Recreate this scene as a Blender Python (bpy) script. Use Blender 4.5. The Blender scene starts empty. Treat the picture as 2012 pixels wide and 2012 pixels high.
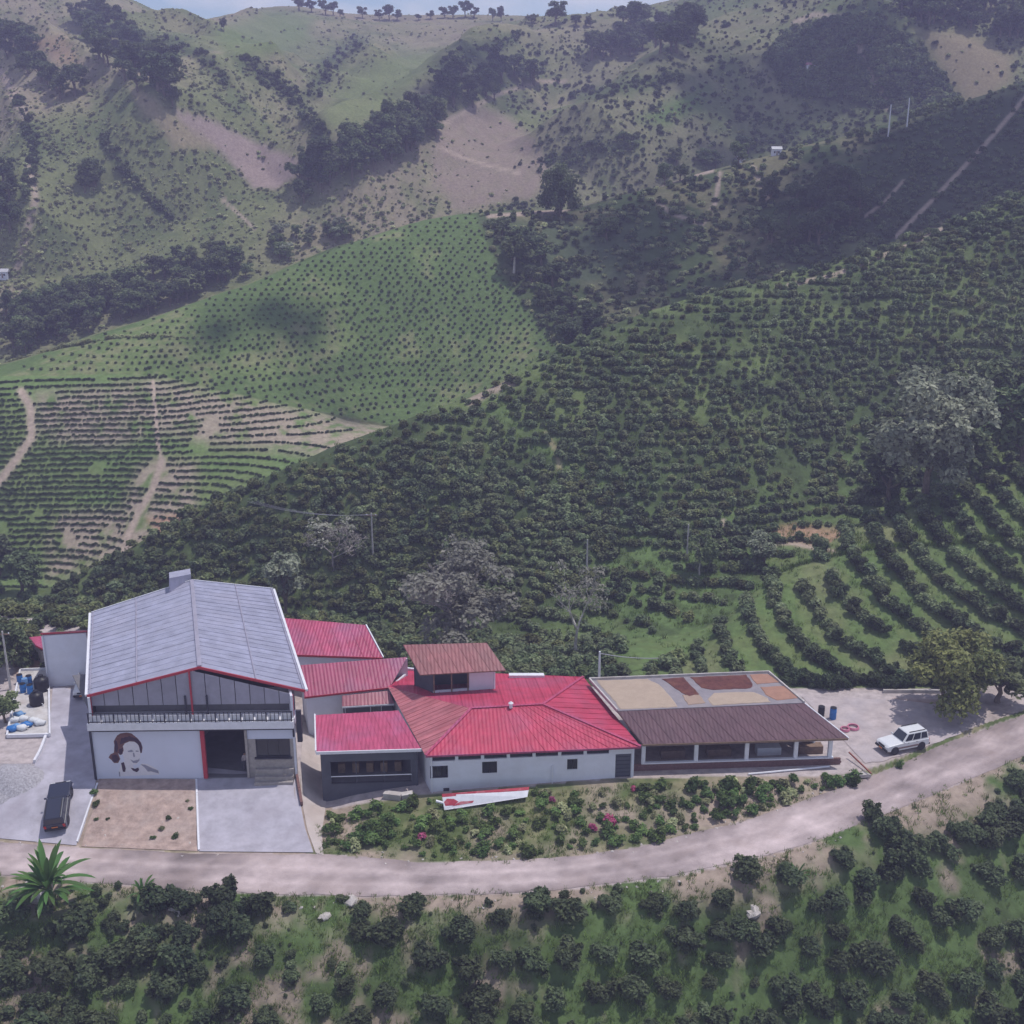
import bpy, bmesh, math, random
import numpy as np
from mathutils import Vector, Matrix

random.seed(7); RNG = np.random.default_rng(11)
S = bpy.context.scene
COL = S.collection

# ------------------------------------------------------------------ camera, sky, sun, exposure
F_PX, PITCH, CAM_H = 2300.0, math.radians(18.0), 54.0
cp, sp = math.cos(PITCH), math.sin(PITCH)
cam_d = bpy.data.cameras.new('camera'); cam = bpy.data.objects.new('camera', cam_d); COL.objects.link(cam)
cam.location = (0, 0, CAM_H); cam.rotation_euler = (math.pi/2 - PITCH, 0, 0)
cam_d.sensor_width = 36.0; cam_d.lens = 36.0*F_PX/2012.0; cam_d.clip_start = 0.5; cam_d.clip_end = 6000
S.camera = cam

SUN_EL, SUN_AZ = math.radians(72), math.radians(70)      # azimuth measured from +Y towards +X
sun_vec = Vector((math.sin(SUN_AZ)*math.cos(SUN_EL), math.cos(SUN_AZ)*math.cos(SUN_EL), math.sin(SUN_EL)))
sun_d = bpy.data.lights.new('sun', 'SUN'); sun_d.energy = 3.6; sun_d.angle = math.radians(0.6); sun_d.color = (1.0, 0.955, 0.90)
sun = bpy.data.objects.new('sun', sun_d); COL.objects.link(sun)
sun.rotation_euler = sun_vec.to_track_quat('Z', 'Y').to_euler(); sun.location = (60, 60, 150)

W = bpy.data.worlds.new('World'); S.world = W; W.use_nodes = True
wn, wl = W.node_tree.nodes, W.node_tree.links
wn.clear()
out = wn.new('ShaderNodeOutputWorld'); bg = wn.new('ShaderNodeBackground'); bg.inputs['Strength'].default_value = 0.14
sky = wn.new('ShaderNodeTexSky'); sky.sky_type = 'NISHITA'; sky.sun_disc = False
sky.sun_elevation = SUN_EL; sky.sun_rotation = SUN_AZ; sky.altitude = 1500; sky.air_density = 1.0; sky.dust_density = .8; sky.ozone_density = 1.6
tc = wn.new('ShaderNodeTexCoord'); mp = wn.new('ShaderNodeMapping'); mp.inputs['Scale'].default_value = (1.0, 1.0, 3.2)
cn = wn.new('ShaderNodeTexNoise'); cn.inputs['Scale'].default_value = 4.2; cn.inputs['Detail'].default_value = 8; cn.inputs['Roughness'].default_value = 0.58
cr = wn.new('ShaderNodeValToRGB'); cr.color_ramp.elements[0].position = 0.44; cr.color_ramp.elements[1].position = 0.68
mx = wn.new('ShaderNodeMix'); mx.data_type = 'RGBA'; mx.inputs[7].default_value = (7.6, 7.6, 8.0, 1)
wl.new(tc.outputs['Generated'], mp.inputs['Vector']); wl.new(mp.outputs[0], cn.inputs['Vector']); wl.new(cn.outputs['Fac'], cr.inputs['Fac'])
wl.new(cr.outputs['Color'], mx.inputs[0]); wl.new(sky.outputs[0], mx.inputs[6]); wl.new(mx.outputs[2], bg.inputs['Color']); wl.new(bg.outputs[0], out.inputs['Surface'])

S.view_settings.view_transform = 'Standard'; S.view_settings.look = 'None'; S.view_settings.gamma = 1.0
S.view_settings.exposure = -0.14; S.view_settings.use_curve_mapping = False
S.render.engine = 'CYCLES'
cy = S.cycles
cy.max_bounces = 5; cy.diffuse_bounces = 2; cy.glossy_bounces = 2; cy.transmission_bounces = 2; cy.transparent_max_bounces = 6; cy.volume_bounces = 0
cy.use_denoising = True; cy.use_adaptive_sampling = True; cy.adaptive_threshold = 0.02
cy.caustics_reflective = False; cy.caustics_refractive = False

# ------------------------------------------------------------------ photograph rays (2012 px frame) <-> world
def ray(px, py):
    u = (np.asarray(px, float)-1006)/F_PX; v = (np.asarray(py, float)-1006)/F_PX
    return u, cp - v*sp, -(sp + v*cp)
def proj(X, Y, Z):
    d = Z - CAM_H
    zc = Y*cp - d*sp; yc = -(Y*sp + d*cp)
    return 1006 + F_PX*X/zc, 1006 + F_PX*yc/zc
def G(px, py, z=0.0):
    u, y, w = ray(px, py); t = (z-CAM_H)/w
    return Vector((float(u*t), float(y*t), z))
def GY(px, py, Y):
    u, y, w = ray(px, py); t = Y/y
    return Vector((float(u*t), Y, float(CAM_H + w*t)))
def on_plane(px, py, p0, p1, p2):
    n = (p1-p0).cross(p2-p0); u, y, w = ray(px, py); d = Vector((float(u), float(y), float(w)))
    o = Vector((0, 0, CAM_H)); return o + d*(n.dot(p0-o)/n.dot(d))

# ------------------------------------------------------------------ value noise
_T = np.random.default_rng(3).random((256, 256))
def vnoise(x, y):
    xi = np.floor(x).astype(int); yi = np.floor(y).astype(int); fx = x-xi; fy = y-yi
    fx = fx*fx*(3-2*fx); fy = fy*fy*(3-2*fy)
    a = _T[xi & 255, yi & 255]; b = _T[(xi+1) & 255, yi & 255]; c = _T[xi & 255, (yi+1) & 255]; d = _T[(xi+1) & 255, (yi+1) & 255]
    return (a*(1-fx)+b*fx)*(1-fy) + (c*(1-fx)+d*fx)*fy
def fbm(x, y, s, o=4, g=0.5, sh=0.0):
    r = 0; amp = 1.0; tot = 0
    for i in range(o):
        r = r + amp*vnoise(x/s+17.3*i+sh, y/s+9.1*i+sh*1.7); tot += amp; amp *= g; s = s/2.03
    return r/tot - 0.5

# ------------------------------------------------------------------ terrain: height profile through surveyed lines (azimuth a = X/Y)
def pchip(x, y):
    x = np.asarray(x, float); y = np.asarray(y, float); h = np.diff(x); d = np.diff(y)/h
    m = np.zeros_like(y); m[0] = d[0]; m[-1] = d[-1]
    for i in range(1, len(x)-1):
        if d[i-1]*d[i] > 0:
            w1 = 2*h[i]+h[i-1]; w2 = h[i]+2*h[i-1]; m[i] = (w1+w2)/(w1/d[i-1]+w2/d[i])
    def f(q):
        q = np.clip(q, x[0], x[-1]); k = np.clip(np.searchsorted(x, q)-1, 0, len(h)-1); t = (q-x[k])/h[k]; t2 = t*t; t3 = t2*t
        return (2*t3-3*t2+1)*y[k] + (t3-2*t2+t)*h[k]*m[k] + (-2*t3+3*t2)*y[k+1] + (t3-t2)*h[k]*m[k+1]
    return f
def line_z(pts):   # (px, py, z)
    r = []
    for px, py, z in pts:
        p = G(px, py, z); r.append((p.x/p.y, p.y, z))
    return r
def line_y(pts):   # (px, py, Y)
    r = []
    for px, py, Y in pts:
        p = GY(px, py, Y); r.append((p.x/p.y, Y, p.z))
    return r
def line_h(pts):   # (px, py for azimuth only, Y, z)
    r = []
    for px, py, Y, z in pts:
        u, y, w = ray(px, py); r.append((float(u/y), Y, z))
    return r
def roadz(px): return float(np.interp(px, [-400, 0, 600, 1000, 1500, 2012, 2500], [-2.3, -2.1, -2.0, -1.6, -0.9, 0.2, 0.8]))
ROAD_LO = [(-400, 1690), (0, 1720), (190, 1736), (400, 1750), (600, 1760), (812, 1762), (1060, 1752), (1313, 1724), (1464, 1692), (1579, 1661), (1698, 1614), (1818, 1568), (1917, 1526), (2012, 1484), (2200, 1420), (2500, 1330)]
ROAD_UP = [(-400, 1640), (0, 1657), (192, 1668), (364, 1676), (650, 1680), (854, 1696), (1006, 1692), (1136, 1684), (1266, 1661), (1396, 1630), (1485, 1606), (1631, 1556), (1735, 1516), (1860, 1462), (2012, 1405), (2200, 1345), (2500, 1255)]
LINES = [
 line_h([(-900, 2012, 30, -32), (1006, 2012, 30, -32), (2900, 2012, 30, -34)]),
 line_z([(-400, 2012, -6.5), (0, 2012, -6.5), (600, 2012, -6.2), (1000, 2012, -6.5), (1500, 2012, -8.5), (2012, 2012, -10.5), (2500, 2012, -12)]),
 line_z([(x, y, roadz(x)) for x, y in ROAD_LO]),
 line_z([(x, y, roadz(x)) for x, y in ROAD_UP]),
 line_z([(-400, 1535, 0), (0, 1535, 0), (190, 1532, 0), (400, 1516, 0), (575, 1530, -0.1), (640, 1588, -1.9), (700, 1580, -1.4), (830, 1561, -0.6), (1000, 1548, -0.3), (1210, 1530, 0), (1650, 1522, 0), (1740, 1500, 0.05), (1860, 1450, 0.15), (2012, 1396, 0.3), (2500, 1240, 0.9)]),
 line_h([(-400, 1300, 128, 0.4), (0, 1300, 126, 0.3), (200, 1300, 124, 0.2), (560, 1250, 122, 0), (800, 1290, 113, 0), (1000, 1300, 110, 0), (1300, 1330, 107.5, 0)] ) + line_z([(1600, 1352, 0), (1880, 1352, 0.2), (2012, 1342, 0.4), (2500, 1180, 1.2)]),
 line_h([(-400, 1200, 140, -4), (200, 1200, 137, -5), (600, 1200, 134, -6), (1100, 1250, 121, -2.5), (1250, 1280, 115.5, 0.2)]) + line_y([(1350, 1288, 116), (1480, 1170, 124), (1640, 1060, 132), (1700, 1027, 134), (1850, 975, 138), (2012, 925, 141), (2500, 800, 149)]),
 line_h([(-400, 1150, 147, -7), (200, 1120, 144, -7), (600, 1120, 141, -7), (1100, 1200, 129, -4), (1350, 1200, 126, -2), (1640, 1060, 144, 3), (2012, 930, 154, 8), (2500, 900, 160, 10)]),
 line_h([(-400, 1150, 152, -7), (60, 1150, 152, -7)]) + line_y([(200, 1112, 154), (350, 1030, 157), (560, 925, 162), (780, 832, 168), (950, 772, 174), (1090, 692, 182), (1250, 622, 190), (1560, 537, 203), (1800, 462, 210), (2012, 378, 215), (2500, 200, 228)]),
 None,
 line_y([(-400, 765, 200), (0, 742, 203), (300, 742, 205), (420, 765, 206), (550, 795, 206), (780, 838, 207), (950, 790, 211), (1090, 700, 218), (1250, 630, 226), (1560, 543, 236), (1800, 470, 246), (2012, 390, 254), (2500, 215, 270)]),
 line_y([(-400, 800, 210), (0, 719, 214), (250, 639, 226), (500, 549, 241), (700, 474, 256), (880, 422, 267), (950, 416, 270), (1100, 412, 274), (1200, 388, 280), (1300, 362, 287), (1400, 335, 292), (1560, 290, 299), (1700, 256, 304), (1850, 215, 308), (2012, 160, 312), (2500, 20, 322)]),
 None,
 line_y([(-400, 400, 330), (0, 440, 330), (300, 440, 332), (500, 390, 345), (700, 330, 352), (850, 300, 358), (1000, 300, 362), (1300, 260, 378), (1560, 240, 385), (1800, 185, 390), (2012, 130, 390), (2500, 20, 395)]),
 line_y([(-400, 130, 420), (0, 200, 430), (300, 205, 440), (500, 225, 455), (700, 195, 480), (900, 175, 485), (1100, 150, 485), (1300, 105, 472), (1500, 92, 458), (1700, 95, 455), (1850, 100, 460), (2012, 50, 455), (2500, -60, 460)]),
 line_y([(-400, -290, 520), (0, -110, 545), (150, -42, 565), (262, 4, 595), (330, 34, 640), (390, 47, 660), (450, 42, 680), (520, 20, 690), (570, 17, 690), (700, 32, 700), (800, 35, 700), (950, 35, 700), (1100, 42, 682), (1180, 48, 650), (1220, 32, 625), (1300, 10, 602), (1370, -14, 590), (1500, -55, 580), (2012, -140, 560), (2500, -200, 560)]),
 None]
def _behind(k, dy, dz):
    return [(a, Y+dy, z-dz) for a, Y, z in LINES[k]]
LINES[9] = _behind(8, 15, 7); LINES[12] = _behind(11, 32, 16); LINES[16] = _behind(15, 160, 70)
CURVES = []
for L in LINES:
    L = sorted(L); a = [p[0] for p in L]
    CURVES.append((pchip(a, [p[1] for p in L]), pchip(a, [p[2] for p in L])))
NK = len(CURVES)
def curves_at(a):
    Ys = np.stack([c[0](a) for c in CURVES]); Zs = np.stack([c[1](a) for c in CURVES])
    for k in range(1, NK): Ys[k] = np.maximum(Ys[k], Ys[k-1]+0.6)
    return Ys, Zs
def base_h(X, Y):
    X = np.asarray(X, float); Y = np.asarray(Y, float); sh = X.shape; X = X.ravel(); Y = Y.ravel()
    a = X/np.maximum(Y, 1); Ys, Zs = curves_at(a)
    h = np.diff(Ys, axis=0); d = np.diff(Zs, axis=0)/h; m = np.zeros_like(Ys); m[0] = d[0]; m[-1] = d[-1]
    pr = d[:-1]*d[1:]; w1 = 2*h[1:]+h[:-1]; w2 = h[1:]+2*h[:-1]
    with np.errstate(divide='ignore', invalid='ignore'):
        mm = (w1+w2)/(w1/d[:-1]+w2/d[1:])
    m[1:-1] = np.where(pr > 0, mm, 0.0)
    k = np.clip((Ys <= Y[None]).sum(0)-1, 0, NK-2); i = np.arange(len(Y))
    hh = h[k, i]; t = np.clip((Y-Ys[k, i])/hh, 0, 1); t2 = t*t; t3 = t2*t
    z = (2*t3-3*t2+1)*Zs[k, i] + (t3-2*t2+t)*hh*m[k, i] + (-2*t3+3*t2)*Zs[k+1, i] + (t3-t2)*hh*m[k+1, i]
    return z.reshape(sh), k.reshape(sh), t.reshape(sh)

def seg_dist(X, Y, P):
    best = np.full(X.shape, 1e9); tb = np.zeros(X.shape); L = len(P)-1
    for i in range(L):
        ax, ay = P[i]; bx, by = P[i+1]; dx, dy = bx-ax, by-ay
        t = np.clip(((X-ax)*dx+(Y-ay)*dy)/(dx*dx+dy*dy), 0, 1)
        d = np.hypot(X-ax-t*dx, Y-ay-t*dy); tb = np.where(d < best, (i+t)/L, tb); best = np.minimum(best, d)
    return best, tb
SPURS = []
NOISE_AMP = np.array([0.5, 0.35, 0.0, 0.25, 0.0, 0.25, 0.3, 0.5, 0.5, 0.55, 0.7, 0.8, 2.0, 6.5, 8.0, 5.0, 4.0])
def height(X, Y):
    X = np.asarray(X, float); Y = np.asarray(Y, float)
    z, k, t = base_h(X, Y)
    am = NOISE_AMP[k]; nx = NOISE_AMP[np.minimum(k+1, 16)]; pv = NOISE_AMP[np.maximum(k-1, 0)]
    # fade the noise towards each surveyed line so that lines stay where they are
    w = np.clip(np.minimum(t, 1-t)*6, 0, 1)
    amp = w*am + (1-w)*np.where(t < .5, np.minimum(am, pv), np.minimum(am, nx))
    far = k >= 12
    amp = amp*np.where(k == 14, np.clip((1-t)*1.4, .05, 1), np.where(k == 15, np.clip(t*3, .05, 1), 1))
    z = z + amp*2*np.where(far, fbm(X, Y, 50, 6, .6)*.85+(.32-np.abs(fbm(X+.4*Y, Y-.4*X, 95, 4, .5, 40))*2.6)*.55, fbm(X, Y, 16, 4, .5, 3.0)*1.2)
    for P, hgt, wd in SPURS:
        x0, x1 = min(p[0] for p in P)-wd, max(p[0] for p in P)+wd; y0, y1 = min(p[1] for p in P)-wd, max(p[1] for p in P)+wd
        msk = (X > x0) & (X < x1) & (Y > y0) & (Y < y1)
        if not msk.any(): continue
        d, tt = seg_dist(X[msk], Y[msk], P); q = np.clip(1-d/wd, 0, 1)
        z[msk] += hgt*np.clip(np.minimum(tt*5, (1-tt)*5)+.12, 0, 1)*(q*q*(3-2*q)*.45+q*.55)
    return z
_YS = np.concatenate([np.arange(34, 130, .25), np.arange(130, 330, .5), np.arange(330, 900, 1.2)])
def pick(px, py, ymin=0.0):
    """where the photograph's ray through (px, py) meets the ground: X, Y, Z arrays"""
    px = np.atleast_1d(np.asarray(px, float)); py = np.atleast_1d(np.asarray(py, float)); ym = np.broadcast_to(np.asarray(ymin, float), px.shape)
    u, y, w = ray(px, py); R = []
    for s in range(0, len(px), 400):
        uu, yy, ww, mm = u[s:s+400], y[s:s+400], w[s:s+400], ym[s:s+400]; t = _YS[None]/yy[:, None]
        gap = CAM_H + ww[:, None]*t - height(uu[:, None]*t, np.broadcast_to(_YS[None], t.shape).copy())
        hit = (gap < 0) & (_YS[None] >= mm[:, None]); j = np.where(hit.any(1), hit.argmax(1), len(_YS)-1); j = np.maximum(j, 1)
        i = np.arange(len(j)); g0, g1 = gap[i, j-1], gap[i, j]; f = np.clip(g0/np.where(np.abs(g0-g1) < 1e-9, 1, g0-g1), 0, 1)
        Yh = _YS[j-1] + f*(_YS[j]-_YS[j-1]); R.append((uu*Yh/yy, Yh))
    X = np.concatenate([r[0] for r in R]); Y = np.concatenate([r[1] for r in R]); return X, Y, height(X, Y)
def pk(px, py, ymin=0.0):
    X, Y, Z = pick(px, py, ymin); return Vector((float(X[0]), float(Y[0]), float(Z[0])))
def hz(x, y): return float(height(np.array([x]), np.array([y]))[0])

# spurs of the far mountains (crest line in the photograph, height added, half width)
_sp = [([(30, 160), (120, 254), (203, 315), (300, 390), (398, 453)], 32.045, 34.408),
       ([(0, 300), (60, 390), (60, 480), (30, 560)], 17.255, 22.264),
       ([(225, 110), (255, 165), (340, 225), (440, 300), (540, 372)], 22.185, 26.312),
       ([(319, 120), (420, 190), (520, 260), (598, 318)], 24.65, 26.312),
       ([(385, 118), (440, 140), (518, 185), (570, 218)], 15, 28),
       ([(770, 135), (720, 175), (640, 215), (590, 245)], 15, 34),
       ([(505, 50), (470, 75), (420, 110)], 9, 36),
       ([(1000, 60), (1040, 130), (960, 190), (850, 245), (740, 300), (640, 350), (550, 395)], 17, 33),
       ([(1230, 40), (1150, 120), (1080, 165), (1000, 190), (900, 230)], 13.6, 33),
       ([(1600, 30), (1680, 90), (1700, 170), (1690, 230)], 27.2, 50.6),
       ([(1480, 60), (1380, 150), (1280, 230), (1180, 300), (1120, 350)], 15.3, 35.2),
       ([(1950, 0), (1985, 90), (2012, 150)], 17, 44)]
_new = []
for pts, hgt, wd in _sp:
    X, Y, Z = pick([p[0] for p in pts], [p[1] for p in pts], 300); _new.append((list(zip(X, Y)), hgt, wd))
SPURS.extend(_new)

def inpoly(px, py, poly):
    r = np.zeros(np.shape(px), bool); n = len(poly); j = n-1
    for i in range(n):
        xi, yi = poly[i]; xj, yj = poly[j]
        c = ((yi > py) != (yj > py)) & (px < (xj-xi)*(py-yi)/((yj-yi) if yj != yi else 1e-9)+xi); r ^= c; j = i
    return r
def soft_poly(px, py, poly, w):
    n = len(poly); d = np.full(np.shape(px), 1e9)
    for i in range(n):
        ax, ay = poly[i]; bx, by = poly[(i+1) % n]; dx, dy = bx-ax, by-ay
        t = np.clip(((px-ax)*dx+(py-ay)*dy)/(dx*dx+dy*dy+1e-9), 0, 1); d = np.minimum(d, np.hypot(px-ax-t*dx, py-ay-t*dy))
    ins = inpoly(px, py, poly); return np.clip(np.where(ins, .5+d/(2*w), .5-d/(2*w)), 0, 1)
# ------------------------------------------------------------------ object and material helpers
def tag(o, label=None, cat=None, group=None, kind=None):
    if label: o['label'] = label
    if cat: o['category'] = cat
    if group: o['group'] = group
    if kind: o['kind'] = kind
    return o
def wloc(o):
    v = Vector((0, 0, 0))
    while o is not None: v = v + o.location; o = o.parent
    return v
def empty(name, loc, label=None, cat=None, group=None):
    o = bpy.data.objects.new(name, None); COL.objects.link(o); o.location = loc; o.empty_display_size = .3
    return tag(o, label, cat, group)
def np_mesh(name, V, F, smooth=False):
    me = bpy.data.meshes.new(name); V = np.asarray(V, np.float32); F = np.asarray(F, np.int32)
    n = F.shape[1]; me.vertices.add(len(V)); me.vertices.foreach_set('co', V.ravel())
    me.loops.add(F.size); me.loops.foreach_set('vertex_index', F.ravel())
    me.polygons.add(len(F)); me.polygons.foreach_set('loop_start', np.arange(0, F.size, n, dtype=np.int32))
    try: me.polygons.foreach_set('loop_total', np.full(len(F), n, np.int32))
    except Exception: pass
    me.polygons.foreach_set('use_smooth', np.full(len(F), smooth)); me.update(calc_edges=True); me.validate(); return me
class MB:
    def __init__(s): s.v = []; s.f = []
    def add(s, vs, fs):
        o = len(s.v); s.v += [Vector(v) for v in vs]; s.f += [tuple(i+o for i in f) for f in fs]; return s
    def hexa(s, b, t):   # bottom 4, top 4 (counter-clockwise)
        return s.add(list(b)+list(t), [(3, 2, 1, 0), (4, 5, 6, 7), (0, 1, 5, 4), (1, 2, 6, 5), (2, 3, 7, 6), (3, 0, 4, 7)])
    def box(s, c, d, rz=0.0):
        R = Matrix.Rotation(rz, 3, 'Z'); c = Vector(c); x, y, z = d[0]/2, d[1]/2, d[2]/2
        q = [(-x, -y), (x, -y), (x, y), (-x, y)]
        return s.hexa([c+R@Vector((a, b, -z)) for a, b in q], [c+R@Vector((a, b, z)) for a, b in q])
    def slab(s, poly, th):   # polygon with thickness downwards along its normal
        P = [Vector(p) for p in poly]; n = (P[1]-P[0]).cross(P[2]-P[0])
        for i in range(3, len(P)):
            if n.length > 1e-6: break
            n = (P[i-1]-P[0]).cross(P[i]-P[0])
        n.normalize()
        if n.z < 0: P.reverse(); n = -n
        k = len(P); B = [p-n*th for p in P]
        return s.add(P+B, [tuple(range(k)), tuple(range(2*k-1, k-1, -1))]+[(i, k+i, k+(i+1) % k, (i+1) % k) for i in range(k)])
    def prism(s, poly, z0, z1):
        P = [Vector((p[0], p[1], 0)) for p in poly]; k = len(P)
        if sum(P[i].x*P[(i+1) % k].y-P[(i+1) % k].x*P[i].y for i in range(k)) < 0: P.reverse()
        A = [Vector((p.x, p.y, z0)) for p in P]; B = [Vector((p.x, p.y, z1)) for p in P]
        return s.add(A+B, [tuple(range(k-1, -1, -1)), tuple(range(k, 2*k))]+[(i, (i+1) % k, k+(i+1) % k, k+i) for i in range(k)])
    def tube(s, pts, r, n=6, caps=True):
        pts = [Vector(p) for p in pts]; rs = r if isinstance(r, (list, tuple)) else [r]*len(pts); o = len(s.v)
        for i, p in enumerate(pts):
            d = (pts[min(i+1, len(pts)-1)]-pts[max(i-1, 0)]).normalized(); a = Vector((0, 0, 1)) if abs(d.z) < .9 else Vector((1, 0, 0))
            e = d.cross(a).normalized(); f = d.cross(e)
            for j in range(n):
                t = 2*math.pi*j/n; s.v.append(p+(e*math.cos(t)+f*math.sin(t))*rs[i])
        for i in range(len(pts)-1):
            for j in range(n): s.f.append((o+i*n+j, o+i*n+(j+1) % n, o+(i+1)*n+(j+1) % n, o+(i+1)*n+j))
        if caps: s.f.append(tuple(o+j for j in range(n-1, -1, -1))); s.f.append(tuple(o+(len(pts)-1)*n+j for j in range(n)))
        return s
    def bar(s, a, b, w, h):  # bar of square section between two points
        a = Vector(a); b = Vector(b); d = (b-a).normalized(); up = Vector((0, 0, 1)) if abs(d.z) < .95 else Vector((0, 1, 0))
        e = d.cross(up).normalized()*w/2; f = e.cross(d).normalized()*h/2
        return s.add([a-e-f, a+e-f, a+e+f, a-e+f, b-e-f, b+e-f, b+e+f, b-e+f], [(0, 1, 2, 3), (7, 6, 5, 4), (0, 4, 5, 1), (1, 5, 6, 2), (2, 6, 7, 3), (3, 7, 4, 0)])
    def lathe(s, c, prof, n=16):
        o = len(s.v); c = Vector(c)
        for r, z in prof:
            for j in range(n): t = 2*math.pi*j/n; s.v.append(c+Vector((r*math.cos(t), r*math.sin(t), z)))
        for i in range(len(prof)-1):
            for j in range(n): s.f.append((o+i*n+j, o+i*n+(j+1) % n, o+(i+1)*n+(j+1) % n, o+(i+1)*n+j))
        s.f.append(tuple(o+j for j in range(n-1, -1, -1))); s.f.append(tuple(o+(len(prof)-1)*n+j for j in range(n)))
        return s
    def mesh(s, name, off=Vector((0, 0, 0)), smooth=False):
        me = bpy.data.meshes.new(name); me.from_pydata([tuple(v-off) for v in s.v], [], s.f)
        if smooth:
            for p in me.polygons: p.use_smooth = True
        return me
    def build(s, name, m, parent=None, smooth=False, at=None, bevel=0):
        off = wloc(parent) if parent else Vector((0, 0, 0))
        loc = Vector(at)-off if at is not None else Vector((0, 0, 0))
        me = s.mesh(name, off+loc, smooth); me.materials.append(m); o = bpy.data.objects.new(name, me); COL.objects.link(o); o.parent = parent; o.location = loc
        if bevel:
            b = o.modifiers.new('bevel', 'BEVEL'); b.width = bevel; b.segments = 2; b.limit_method = 'ANGLE'
        return o

def lin(r, g, b):
    f = lambda c: (c/255/12.92) if c/255 <= .04045 else ((c/255+.055)/1.055)**2.4
    return (f(r), f(g), f(b))
MATS = {}
def mat(name, col, rough=.7, var=.18, scale=3.0, bump=0.0, metal=0.0, spec=.3, dirt=None, stripes=None, attr=None, bscale=None, trans=0.0, orand=0.0):
    """procedural material: base colour, two noise scales of variation, optional dirt colour, optional corrugation bump (axis, period)"""
    m = bpy.data.materials.new(name); m.use_nodes = True; n, l = m.node_tree.nodes, m.node_tree.links
    b = n['Principled BSDF']; b.inputs['Roughness'].default_value = rough; b.inputs['Metallic'].default_value = metal
    b.inputs['Specular IOR Level'].default_value = spec
    t = n.new('ShaderNodeTexCoord'); g = n.new('ShaderNodeNewGeometry')
    n1 = n.new('ShaderNodeTexNoise'); n1.inputs['Scale'].default_value = scale; n1.inputs['Detail'].default_value = 6; n1.inputs['Roughness'].default_value = .62
    l.new(g.outputs['Position'], n1.inputs['Vector'])
    mr = n.new('ShaderNodeMapRange'); mr.inputs[1].default_value = .3; mr.inputs[2].default_value = .7; mr.inputs[3].default_value = 1-var; mr.inputs[4].default_value = 1+var
    l.new(n1.outputs['Fac'], mr.inputs[0])
    mu = n.new('ShaderNodeMix'); mu.data_type = 'RGBA'; mu.blend_type = 'MULTIPLY'; mu.inputs[0].default_value = 1
    if attr:
        at = n.new('ShaderNodeAttribute'); at.attribute_name = attr; l.new(at.outputs['Color'], mu.inputs[6])
    else: mu.inputs[6].default_value = (*col, 1)
    l.new(mr.outputs[0], mu.inputs[7]); last = mu.outputs[2]
    if dirt:
        n2 = n.new('ShaderNodeTexNoise'); n2.inputs['Scale'].default_value = scale*.35; n2.inputs['Detail'].default_value = 7; l.new(g.outputs['Position'], n2.inputs['Vector'])
        r2 = n.new('ShaderNodeMapRange'); r2.inputs[1].default_value = .48; r2.inputs[2].default_value = .74; r2.inputs[4].default_value = dirt[3]; l.new(n2.outputs['Fac'], r2.inputs[0])
        m2 = n.new('ShaderNodeMix'); m2.data_type = 'RGBA'; l.new(r2.outputs[0], m2.inputs[0]); l.new(last, m2.inputs[6]); m2.inputs[7].default_value = (*dirt[:3], 1); last = m2.outputs[2]
    if orand:
        oi = n.new('ShaderNodeObjectInfo'); ro = n.new('ShaderNodeMapRange'); ro.inputs[3].default_value = 1-orand; ro.inputs[4].default_value = 1+orand; l.new(oi.outputs['Random'], ro.inputs[0])
        m3 = n.new('ShaderNodeMix'); m3.data_type = 'RGBA'; m3.blend_type = 'MULTIPLY'; m3.inputs[0].default_value = 1; l.new(last, m3.inputs[6]); l.new(ro.outputs[0], m3.inputs[7]); last = m3.outputs[2]
    l.new(last, b.inputs['Base Color'])
    hsrc = None
    if bump:
        n3 = n.new('ShaderNodeTexNoise'); n3.inputs['Scale'].default_value = bscale or scale*4; n3.inputs['Detail'].default_value = 5; l.new(g.outputs['Position'], n3.inputs['Vector'])
        bp = n.new('ShaderNodeBump'); bp.inputs['Strength'].default_value = bump; bp.inputs['Distance'].default_value = .1; l.new(n3.outputs['Fac'], bp.inputs['Height']); l.new(bp.outputs[0], b.inputs['Normal']); hsrc = bp
    if stripes:
        ax, per = stripes; w = n.new('ShaderNodeTexWave'); w.wave_type = 'BANDS'; w.bands_direction = 'X'; w.inputs['Scale'].default_value = .314/per
        mpn = n.new('ShaderNodeMapping'); mpn.inputs['Rotation'].default_value = (0, 0, -ax); l.new(g.outputs['Position'], mpn.inputs['Vector']); l.new(mpn.outputs[0], w.inputs['Vector'])
        b2 = n.new('ShaderNodeBump'); b2.inputs['Strength'].default_value = .55; b2.inputs['Distance'].default_value = .05; l.new(w.outputs['Fac'], b2.inputs['Height'])
        if hsrc: l.new(hsrc.outputs[0], b2.inputs['Normal'])
        l.new(b2.outputs[0], b.inputs['Normal'])
    if trans:
        td = n.new('ShaderNodeBsdfTranslucent'); ms = n.new('ShaderNodeMixShader'); ms.inputs[0].default_value = trans
        l.new(last, td.inputs['Color']); l.new(b.outputs[0], ms.inputs[1]); l.new(td.outputs[0], ms.inputs[2]); l.new(ms.outputs[0], n['Material Output'].inputs['Surface'])
    MATS[name] = m; return m
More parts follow.
